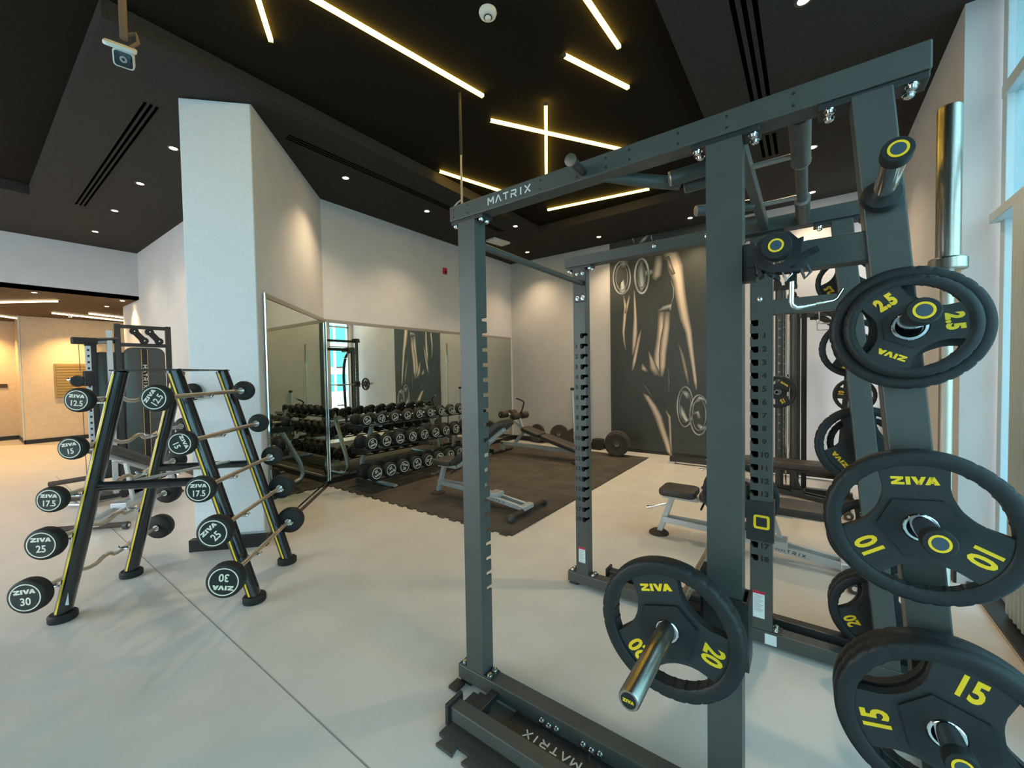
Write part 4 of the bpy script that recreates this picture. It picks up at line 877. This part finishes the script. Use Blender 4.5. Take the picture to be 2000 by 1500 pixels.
for z, v0, v1, txt, rot in ((1.393, 2.422, 3.41, '12.5', .95), (1.133, 2.509, 3.49, '15', -1.15), (.858, 2.545, 3.55, '17.5', -.02), (.602, 2.553, 3.57, '25', .75), (.330, 2.516, 3.55, '30', 3.0)):
    fixedbar(1, z, v0, v1, txt, rot, False, 'straight barbell marked %s on the mirror side of the A-frame rack' % txt)

# ================================================================== DUMBBELL RACK
DR = root('dumbbell_rack', 'three-tier silver dumbbell rack along the mirror wall', 'dumbbell rack', (-4.75, 4.2, 0))
Y0D, Y1D = 2.99, 5.42
for y in (3.36, 5.20):
    fr = G(); pts = [(-4.36, y, .028), (-4.70, y, .034), (-5.02, y, .04), (-5.10, y, .07), (-5.13, y, .14), (-5.09, y, .30), (-4.93, y, .62), (-4.78, y, .93)]
    fine = []
    for i in range(len(pts)-1):
        for q in range(3): fine.append(Vector(pts[i]).lerp(Vector(pts[i+1]), q/3))
    fine.append(Vector(pts[-1])); fr.tube(fine, .030, 12).build('end_frame', 'silver', DR, smooth=60)
    G().box(-4.42, -4.36, y-.04, y+.04, .0125, .03).build('foot_pad', 'foam', DR)
    for x, z in ((-4.52, .18), (-4.61, .55), (-4.68, .845)): G().beam((x-.36 if z < .3 else x-.30, y, z+.02), (x+.04, y, z-.03), .045, .05, side=(0, 1, 0)).build('tray_bracket', 'silver', DR, bevel=.004)
tiers = [(-4.52, .258, .096, .062, 'bottom'), (-4.61, .624, .087, .056, 'middle'), (-4.68, .917, .073, .050, 'top')]
for x, z, R, hl, nm in tiers:
    for dx in (-.105, .095):
        G().beam((x+dx, Y0D+.02, z-R-.012), (x+dx, Y1D-.02, z-R-.012), .05, .012).build('tray_rail', 'rack2', DR, bevel=.002)
    for y in (Y0D+.012, Y1D-.012): G().box(x-.17, x+.17, y-.012, y+.008, z-R-.05, z-R+.018).build('tray_end_cap', 'plate', DR, bevel=.003)
NUM = dict(bottom=['30', '30', '28', '28', '26', '26', '24', '24', '22', '22', '20'], middle=['20', '20', '18', '18', '16', '16', '14', '14', '12', '12', '10'], top=['10', '10', '9', '9', '8', '8', '7', '7', '6', '6', '5'])
ORD = ['first', 'second', 'third', 'fourth', 'fifth', 'sixth', 'seventh', 'eighth', 'ninth', 'tenth', 'last']
DB = {}
def dumbbell(tier, num, R, hl, pos, rot, label):
    key = (tier, num); m = Matrix.Translation(pos) @ Matrix.Rotation(rot, 4, 'X')
    if key in DB: return copytree(DB[key], label, group='dumbbells on the three-tier rack', mtx=m)
    t = root('dumbbell', label, 'dumbbell', (0, 0, 0), 0, 'dumbbells on the three-tier rack')
    G().tube([(-.075, 0, 0), (.075, 0, 0)], [.0145, .0145], 12).build('handle', 'chrome', t, world=False, smooth=40)
    for s_ in (-1, 1):
        h = G().lathe((s_*.068, 0, 0), (s_, 0, 0), [(0, .03), (.002, R*.78), (.012, R*.96), (.02, R), (hl+.01, R), (hl+.02, R*.95), (hl+.024, R*.84)], 28).build('head', 'head', t, world=False, smooth=50)
        fx = s_*(.068+hl+.024)
        G().ringsolid((fx, 0, 0), (s_, 0, 0), [(-.0005, R*.66), (.0012, R*.66), (.0012, R*.74), (-.0005, R*.74)], 28).build('white_ring', 'cream', h, world=False)
        g = G(); ex = Vector((0, s_, 0)); stamp(g, ziva_geo(R*.95, R*.26), (fx-s_*.0002, 0, R*.26), ex, Z_, .001); stamp(g, text_geo(num, R*.58, .0007, .92), (fx-s_*.0002, 0, -R*.28), ex, Z_, .001)
        g.build('print', 'cream', h, world=False)
    t.matrix_basis = m; DB[key] = t; return t
rotb = {'bottom': [2.75, 2.75, .35, 2.9, 1.9, .4, -1.8, 1.2, 2, .3, 1], 'middle': [2.9, 3.0, 3.1, .9, 2.0, 2.6, 2.2, 1.9, 1.0, .4, 2], 'top': [2.6, 1.9, 2.7, 2.8, .8, 1.6, 2.2, 2.7, 2.9, 1, .2]}
for x, z, R, hl, nm in tiers:
    for k in range(11):
        y = (3.085, 3.10, 3.08)[('bottom', 'middle', 'top').index(nm)]+k*.2165
        dumbbell(nm, NUM[nm][k], R, hl, (x, y, z), -rotb[nm][k],
                 'round black dumbbell marked %s, %s on the %s tier counting from the angled mirror' % (NUM[nm][k], ORD[k], nm))

# ================================================================== BENCHES
def bench(label, loc, rz, back, seat=0.0, group='adjustable benches', paint='silver'):
    """adjustable bench along local x: seat end at x=-.62, wheel foot at x=.68"""
    t = root('exercise_bench', label, 'bench', loc, rz, group); B = lambda g, n, m, p=None, sm=None, bv=0: g.build(n, m, p or t, world=False, smooth=sm, bevel=bv)
    hz = .42
    B(G().rbox((-.46, 0, hz), (X_, Y_, Z_), (.15, .14, .032), .05), 'seat_pad', 'vinyl', sm=40)
    c, s_ = math.cos(back), math.sin(back); d_ = Vector((c, 0, s_)); n_ = Vector((-s_, 0, c)); o = Vector((-.29, 0, hz-.015))
    bp = B(G().rbox(o+d_*.47+n_*.015, (d_, Y_, n_), (.46, .145, .034), .06), 'back_pad', 'vinyl', sm=40)
    B(G().beam(o-n_*.035, o+d_*.84-n_*.035, .06, .04, side=(0, 1, 0)), 'back_frame', paint, bv=.004)
    B(G().box(-.60, -.30, -.03, .03, hz-.075, hz-.034), 'seat_frame', paint, bv=.004)
    # front leg: splayed post onto a wide oval foot
    B(G().beam((-.52, 0, hz-.07), (-.63, 0, .03), .055, .045, side=(0, 1, 0)), 'front_leg', paint, bv=.005)
    B(G().lathe((-.64, 0, .002), Z_, [(0, .085), (.012, .085), (.03, .06), (.034, .04)], 24), 'front_foot', 'foam', sm=40)
    B(G().tube([(-.52, 0, .30), (-.70, 0, .235)], .010, 8).tube([(-.70, 0, .235), (-.745, 0, .222)], .016, 10), 'seat_lever', 'chrome', sm=40)
    # main rails down to the wheel foot
    for y in (-.055, .055):
        r_ = B(G().beam((-.60, y*.5, .15), (-.1, y, .145), .03, .05).beam((-.12, y, .148), (.66, y, .065), .03, .05), 'rail', paint, bv=.003)
        g = G(); a = Vector((-.12, y, .148)); b_ = Vector((.66, y, .065)); dd = (b_-a).normalized()
        if y < 0: stamp(g, matrix_geo(.024, 1.1), a.lerp(b_, .62)-Y_*.0153, dd, (0, 0, 1)-dd*dd.z if False else Vector((-dd.z, 0, dd.x)), .0008)
        else: stamp(g, matrix_geo(.024, 1.1), a.lerp(b_, .62)+Y_*.0153, -dd, Vector((-dd.z, 0, dd.x)), .0008)
        B(g, 'brand_lettering', 'dkprint', r_)
    hinge = o+d_*.52-n_*.05
    B(G().beam(hinge, (.30 if back < .2 else .12, 0, .14), .035, .03, side=(0, 1, 0)), 'support_strut', paint, bv=.003)
    B(G().beam(hinge-d_*.1, hinge+d_*.14, .09, .018, side=(0, 1, 0)), 'adjuster_plate', paint, bv=.003)
    B(G().box(.22, .34, -.075, .075, .105, .165), 'saddle_bracket', paint, bv=.006)
    B(G().box(.655, .725, -.09, .09, .04, .095), 'foot_joint', paint, bv=.006)
    B(G().tube([(.70, -.30, .045), (.70, .30, .045)], .026, 14), 'foot_tube', 'foam', sm=40)
    for y in (-.31, .31):
        w = B(G().lathe((.715, y-.02, .040), Y_, [(0, .030), (.003, .038), (.037, .038), (.04, .030)], 22), 'wheel', 'dring', sm=40)
        B(G().lathe((.715, y-.024, .040), Y_, [(0, .016), (.048, .016)], 14), 'wheel_hub', 'chrome', w, sm=40)
    B(G().tube([(-.25, 0, hz-.06), (-.25, -.16, hz-.085)], .009, 8), 'pull_pin', 'dkprint', sm=40)
    return t
bench('adjustable bench on the rubber mat with its back pad raised, silver frame', (-3.08, 3.50, .0125), 0, .62)
bench('adjustable bench set flat inside the power rack area, silver frame', (-.46, 3.76, 0), 0, .0)
bench('adjustable bench under the smith machine with dark frame', (-.36, 5.45, 0), -.08, .02, paint='rack2')
bench('adjustable bench by the cable machine behind the A-frame rack', (-6.22, 1.22, 0), -.75, .42)
# yellow adjuster knob seen on the bench beneath the smith machine
t = root('decline_bench', 'decline bench with brown foam rollers and a bent handle by the mural corner', 'bench', (-3.75, 6.0, .0125))
DB_ = lambda g, n, m, p=None, sm=None, bv=0: g.build(n, m, p or t, smooth=sm, bevel=bv)
yb = 5.98; a = Vector((-4.12, yb, .50)); b_ = Vector((-2.92, yb, .175)); dd = (b_-a).normalized(); nn = Vector((-dd.z, 0, dd.x))
DB_(G().rbox(a.lerp(b_, .17), (dd, Y_, nn), (.20, .14, .035), .05), 'head_pad', 'vinyl', sm=40)
DB_(G().rbox(a.lerp(b_, .68), (dd, Y_, nn), (.42, .14, .035), .05), 'back_pad', 'vinyl', sm=40)
DB_(G().beam(a-nn*.06, b_-nn*.06, .05, .04, side=(0, 1, 0)), 'pad_frame', 'silver', bv=.004)
DB_(G().beam((-4.62, yb, .19), (-3.05, yb, .17), .06, .06, side=(0, 1, 0)), 'main_rail', 'silver', bv=.004)
DB_(G().beam((-4.35, yb, .17), (-4.05, yb, .50), .05, .05, side=(0, 1, 0)), 'front_post', 'silver', bv=.004)
DB_(G().tube([(-3.08, yb, .17), (-3.0, yb, .14), (-2.98, yb, .05)], .028, 10), 'rear_leg', 'silver', sm=40)
DB_(G().tube([(-2.99, yb-.27, .045), (-2.99, yb+.27, .045)], .026, 12), 'rear_foot', 'foam', sm=40)
DB_(G().tube([(-4.60, yb-.30, .048), (-4.60, yb+.30, .048)], .026, 12), 'front_foot', 'foam', sm=40)
DB_(G().beam((-4.60, yb, .05), (-4.60, yb, .20), .06, .05, side=(0, 1, 0)), 'foot_post', 'silver')
DB_(G().beam((-4.12, yb, .46), (-4.46, yb, .74), .045, .04, side=(0, 1, 0)), 'roller_post', 'silver', bv=.004)
DB_(G().beam((-4.14, yb, .50), (-4.22, yb, .72), .04, .03, side=(0, 1, 0)), 'roller_post', 'silver', bv=.004)
for x, z in ((-4.46, .735), (-4.20, .715)):
    ax_ = DB_(G().tube([(x, yb-.24, z), (x, yb+.24, z)], .012, 10), 'axle', 'chrome', sm=40)
    for s_ in (-1, 1):
        r_ = DB_(G().lathe((x, yb+s_*.05, z), (0, s_, 0), [(0, .052), (.008, .064), (.16, .064), (.168, .052)], 20), 'foam_roller', 'foam', ax_, sm=40)
        DB_(G().lathe((x, yb+s_*.218, z), (0, s_, 0), [(0, .030), (.006, .028)], 16), 'roller_cap', 'dkprint', r_)
DB_(G().tube([(-4.18, yb, .74), (-4.12, yb, .88), (-4.10, yb, .955), (-4.13, yb-.01, .985), (-4.24, yb-.04, 1.03)], .014, 10), 'handle', 'dkprint', sm=50)
DB_(G().tube([(-4.24, yb-.04, 1.03), (-4.27, yb-.05, 1.04)], .015, 10), 'handle_tip', 'chrome', sm=50)

# ================================================================== BUMPERS AND WALL-SIDE ITEMS
def bumper(pos, d, R, th, label, grp='bumper plates leaning and standing by the wall'):
    d = Vector(d).normalized(); pos = Vector(pos); t = root('bumper_plate', label, 'weight plate', pos, 0, grp)
    p = [(-th/2, .03), (-th/2, R*.30), (-th/2+.006, R*.32), (-th/2+.008, R*.55), (-th/2+.004, R*.58), (-th/2+.004, R*.74), (-th/2, R*.77), (-th/2, R-.008), (-th/2+.008, R), (th/2-.008, R), (th/2, R-.008), (th/2, R*.77), (th/2-.004, R*.74), (th/2-.004, R*.58), (th/2-.008, R*.55), (th/2-.006, R*.32), (th/2, R*.30), (th/2, .03)]
    G().ringsolid(pos, d, p, 44).build('rubber_disc', 'bumper', t, smooth=30)
    G().ringsolid(pos, d, [(-th/2-.001, .025), (th/2+.001, .025), (th/2+.001, .036), (-th/2-.001, .036)], 24).build('steel_hub', 'steel', t, smooth=40)
    return t
dS = (.30, -1, 0); nS = Vector(dS).normalized()
for k, (R, lb) in enumerate(((.205, 'front bumper plate of the short row standing before the mural'), (.215, 'middle bumper plate of the short row standing before the mural'), (.215, 'back bumper plate of the short row standing before the mural'))):
    p = Vector((-2.665, 6.70, R+.013))-nS*(.062*k); bumper(p, nS, R, .055, lb)
bumper((-4.08, 7.20, .212), (.12, -1, .16), .20, .05, 'brown-black bumper plate leaning on the wall behind the decline bench')
bumper((-3.74, 7.225, .19), (.1, -1, .12), .175, .05, 'smaller bumper plate leaning on the wall beside the big one')
bumper((-4.62, 7.21, .205), (-.1, -1, .15), .19, .05, 'bumper plate peeking above the decline bench pad')
olympic((-3.45, 7.10, 1.125), (0, 0, 1), 'steel barbell stored upright beside the mural edge', None)
t = root('barbell_stand', 'small black floor socket beside the mural', 'barbell holder', (-3.45, 7.10, 0))
G().ringsolid((-3.45, 7.10, .013), Z_, [(0, .030), (.22, .030), (.22, .040), (0, .040)], 20).build('socket', 'rack2', t, smooth=40)
G().box(-3.55, -3.35, 7.02, 7.20, .0, .013).build('base', 'rack2', t)
t = root('plate_box', 'low dark box on the floor against the wall by the mural', 'box', (-3.25, 7.18, 0))
G().rbox((-3.23, 7.19, .10), (X_, Z_, Y_), (.09, .10, .09), .02).build('casing', 'head', t, smooth=40)
t = root('upright_roller', 'tall white bar with a black knob leaning at the wall corner', 'exercise bar', (-3.77, 7.2, 0))
G().tube([(-3.70, 7.16, .014), (-3.745, 7.19, .55), (-3.77, 7.20, 1.12)], [.018, .026, .018], 12).build('bar', 'silver', t, smooth=50)
G().lathe((-3.77, 7.20, 1.12), Z_, [(0, .030), (.012, .038), (.04, .038), (.05, .028)], 18).build('knob', 'dkprint', t, smooth=40)

# ================================================================== SMITH MACHINE (behind the rack)
SM = root('smith_machine', 'black smith machine with curved arms between rack and mural', 'smith machine', (-.3, 6.0, 0))
q = lambda g, n, m, p=None, sm=None, bv=0: g.build(n, m, p or SM, smooth=sm, bevel=bv)
for y in (5.72, 6.72):
    xb = -1.78 if y > 6 else -.42
    q(G().box(xb, .40, y-.04, y+.04, .035, .115), 'base_beam', 'rack2', bv=.004)
    q(G().box(xb-.02, xb+.08, y-.05, y+.05, .001, .035), 'foot_pad', 'silver'); q(G().box(.28, .38, y-.05, y+.05, .001, .035), 'foot_pad', 'dkprint')
    if y > 6: q(G().box(-1.25, -.95, y-.035, y+.035, .1155, .118), 'step_plate', 'silver')
q(G().box(.30, .38, 5.76, 6.68, .035, .115), 'rear_cross_beam', 'rack2', bv=.004)
for y in (5.72, 6.72):
    col = q(G().tube([(-.27, y, .115), (-.27, y, 2.42)], .042, 16), 'guide_column', 'rack', sm=40)
    g = G()
    for k in range(20):
        z = .35+.10*k
        g.lathe((-.27, y-.042, z), (0, -1, 0), [(0, .013), (.004, .012)], 10)
    q(g, 'peg_holes', 'steel', col)
    q(G().tube([(-.125, y, .115), (-.125, y, 2.22)], .044, 16), 'rear_column', 'rack', sm=40)
    q(G().box(-.06, -.01, y-.03, y+.05, .115, 2.22), 'weight_guide', 'dkprint', bv=.004)
    q(G().box(-.36, -.10, y-.05, y+.05, 2.405, 2.45), 'top_plate', 'rack2', bv=.004)
    for x in (-.30, -.17): q(G().lathe((x, y-.055, 2.47), Y_, [(0, .05), (.10, .05)], 20), 'pulley', 'dkprint', sm=40)
    q(G().tube([(-.205, y-.01, .12), (-.205, y-.01, 2.40)], .008, 8), 'guide_rod', 'chrome', sm=40)
    q(G().box(-.155, .42, y-.045, y+.045, 2.16, 2.28), 'top_arm', 'rack', bv=.005)
    ap = [Vector((.02, y, 2.16)).lerp(Vector((.30, y, 2.0)), k/5)+Z_*(.05*math.sin(PI*k/5)) for k in range(6)]+[Vector((.38, y, 1.8)), Vector((.42, y, 1.45)), Vector((.40, y, 1.1)), Vector((.36, y, .5)), Vector((.34, y, .115))]
    q(G().tube(ap, .038, 12), 'curved_arm', 'rack2', sm=60)
    for k, z in enumerate((1.72, 1.2, .62)):
        h = q(G().tube([(.40, y-.04, z), (.40, y-.22, z)], .024, 14), 'plate_horn', 'chrome', sm=40)
    g = G().tube([(.10, y-.05, 2.12), (.10, y-.05, 1.98), (.28, y-.05, 1.975), (.34, y-.05, 2.03)], .008, 8); q(g, 'chrome_handle', 'chrome', sm=50)
q(G().beam((-.25, 5.76, 2.43), (-.25, 6.68, 2.43), .06, .06), 'top_cross_beam', 'rack2', bv=.004)
q(G().beam((.1, 5.76, 2.22), (.1, 6.68, 2.22), .06, .08), 'top_cross_beam', 'rack2', bv=.004)
for (p0, p1, r) in (((-.27, 5.2, 1.235), (-.27, 7.18, 1.235), .0145), ((-.27, 5.2, 1.235), (-.27, 5.55, 1.235), .025), ((-.27, 6.88, 1.235), (-.27, 7.2, 1.235), .025)):
    q(G().tube([p0, p1], r, 14), 'smith_bar' if r < .02 else 'bar_sleeve', 'steel', sm=40)
for y in (5.72, 6.72): q(G().rbox((-.27, y, 1.235), (X_, Z_, Y_), (.055, .075, .055), .015), 'bar_carriage', 'dkprint', sm=40)
plate('p15s', (-.27, 5.42, 1.228), math.radians(-35), 'black 15 plate on the near end of the smith machine bar', 'plates on the smith machine')
plate('p15s', (-.27, 6.98, 1.228), math.radians(30), 'black 15 plate on the far end of the smith machine bar', 'plates on the smith machine')
plate('p5', (.40, 5.60, 1.715), math.radians(60), 'black 5 plate on the top storage horn of the smith machine', 'plates on the smith machine')
plate('p10', (.40, 5.60, 1.195), math.radians(200), 'black 10 plate on the middle storage horn of the smith machine', 'plates on the smith machine')
plate('p5', (.40, 5.60, .615), math.radians(100), 'black 5 plate on the lowest storage horn of the smith machine', 'plates on the smith machine')

# ================================================================== CABLE MACHINE BY THE PILLAR
CM = root('cable_machine', 'black cable machine with shrouded weight stacks beside the corridor', 'cable machine', (-7.0, 1.4, 0))
q = lambda g, n, m, p=None, sm=None, bv=0: g.build(n, m, p or CM, smooth=sm, bevel=bv)
for y in (1.22, 1.72): q(G().beam((-7.0, y, 0.001), (-7.0, y, 2.19), .055, .055), 'frame_post', 'rack2', bv=.004)
for z in (2.16, 1.93, .06): q(G().beam((-7.0, 1.25, z), (-7.0, 1.69, z), .05, .045), 'cross_bar', 'rack2', bv=.003)
for (y, z, a) in ((1.37, 2.10, -.9), (1.52, 2.10, -.9)):
    w = q(G().obox((-6.97, y+.05, 2.045), ((0, math.cos(a), math.sin(a)), (1, 0, 0), (0, -math.sin(a), math.cos(a))), (.10, .010, .035)), 'pulley_plate', 'dkprint', bv=.004)
    for s_ in (-1, 1): q(G().lathe((-6.985, y+.05+s_*.075*math.cos(a), 2.045+s_*.075*math.sin(a)), X_, [(0, .045), (.03, .045), (.034, .012)], 20), 'pulley', 'dkprint', w, sm=40); q(G().lathe((-6.95, y+.05+s_*.075*math.cos(a), 2.045+s_*.075*math.sin(a)), X_, [(0, .010), (.006, .008)], 10), 'axle_bolt', 'chrome', w, sm=40)
q(G().rbox((-6.985, 1.47, 1.03), (Y_, Z_, X_), (.205, .87, .025), .09), 'stack_shroud', 'hdpe', sm=40)
q(G().box(-6.957, -6.950, 1.435, 1.485, .2, 1.88), 'pin_slot', 'dkprint'); q(G().box(-6.9575, -6.951, 1.427, 1.433, .2, 1.88).box(-6.9575, -6.951, 1.487, 1.493, .2, 1.88), 'slot_trim', 'gold')
g = G(); V_, F_ = matrix_geo(.04, 1.02); stamp(g, (V_, F_), (-6.9495, 1.46, 1.52), (0, 0, -1), (0, 1, 0), .001); q(g, 'brand_lettering', 'white')
q(G().rbox((-7.35, 1.22, 1.03), (Y_, Z_, X_), (.18, .82, .02), .08), 'side_shroud', 'hdpe', sm=40)
q(G().beam((-7.35, 1.05, .001), (-7.35, 1.05, 2.0), .06, .06), 'frame_post', 'rack2', bv=.004)
q(G().beam((-7.35, 1.05, 1.97), (-7.0, 1.22, 1.97), .05, .05), 'top_link', 'rack2', bv=.003); q(G().beam((-7.35, 1.05, .05), (-7.0, 1.22, .05), .05, .05), 'base_link', 'rack2')
# vertical columns for the travelling pulleys
q(G().beam((-7.0, 1.145, .06), (-7.0, 1.145, 2.10), .05, .05), 'silver_column', 'silver', bv=.003)
colm = q(G().beam((-7.0, .955, .08), (-7.0, .955, 1.92), .055, .045), 'holed_column', 'silver', bv=.003)
g = G()
for k in range(24): g.box(-6.9745, -6.9715, .945, .965, .16+k*.073, .185+k*.073)
q(g, 'adjust_holes', 'dkprint', colm)
q(G().tube([(-7.0, .85, 1.965), (-6.98, 1.22, 2.0)], .020, 10), 'top_boom', 'rack2', sm=40); q(G().rbox((-7.0, .93, 1.96), (X_, Y_, Z_), (.05, .11, .04), .02), 'boom_head', 'dkprint', sm=40); q(G().box(-7.03, -6.97, .93, .98, 1.90, 1.96), 'column_cap', 'dkprint')
q(G().rbox((-6.99, .955, 1.51), (X_, Y_, Z_), (.045, .05, .09), .02), 'pulley_carriage', 'dkprint', sm=40)
q(G().lathe((-6.99, .86, 1.48), (1, -.2, 0), [(-.02, .055), (-.01, .066), (.02, .066), (.03, .055)], 22), 'swivel_pulley', 'dkprint', sm=40)
q(G().lathe((-6.99, .80, 1.50), (0, -1, .1), [(0, .02), (.012, .024), (.03, .012)], 14), 'handle_ball', 'chrome', sm=40)
q(G().ringsolid((-6.99, .86, 1.38), (0, 1, 0), [(0, .012), (.006, .012), (.006, .018), (0, .018)], 14), 'cable_hook', 'gold')
q(G().tube([(-7.0, .88, 1.95), (-7.0, .885, 1.6)], .003, 6).tube([(-7.02, .89, 1.4), (-7.0, .90, .12)], .003, 6), 'cable', 'dkprint')
q(G().beam((-7.3, .90, .045), (-6.7, .90, .045), .06, .05), 'base_foot', 'rack2', bv=.003); q(G().beam((-7.0, .93, .045), (-7.0, 1.70, .045), .05, .05), 'base_beam', 'rack2')
t = root('dip_handle_stand', 'low black-gripped handles poking out behind the curl bars', 'exercise handle', (-6.9, .55, 0))
for (a, b_) in (((-7.05, .60, .30), (-6.85, .98, .34)), ((-6.95, .66, .115), (-6.80, .86, .12))):
    G().tube([a, b_], .028, 12).build('foam_grip', 'foam', t, smooth=40)
G().tube([(-6.83, .95, .33), (-6.78, .97, .18), (-6.78, .90, .03), (-7.05, .72, .03)], .020, 10).build('frame_tube', 'silver', t, smooth=50)
G().tube([(-6.95, .80, .03), (-6.93, .76, .11)], .016, 10).build('lower_post', 'silver', t, smooth=50)
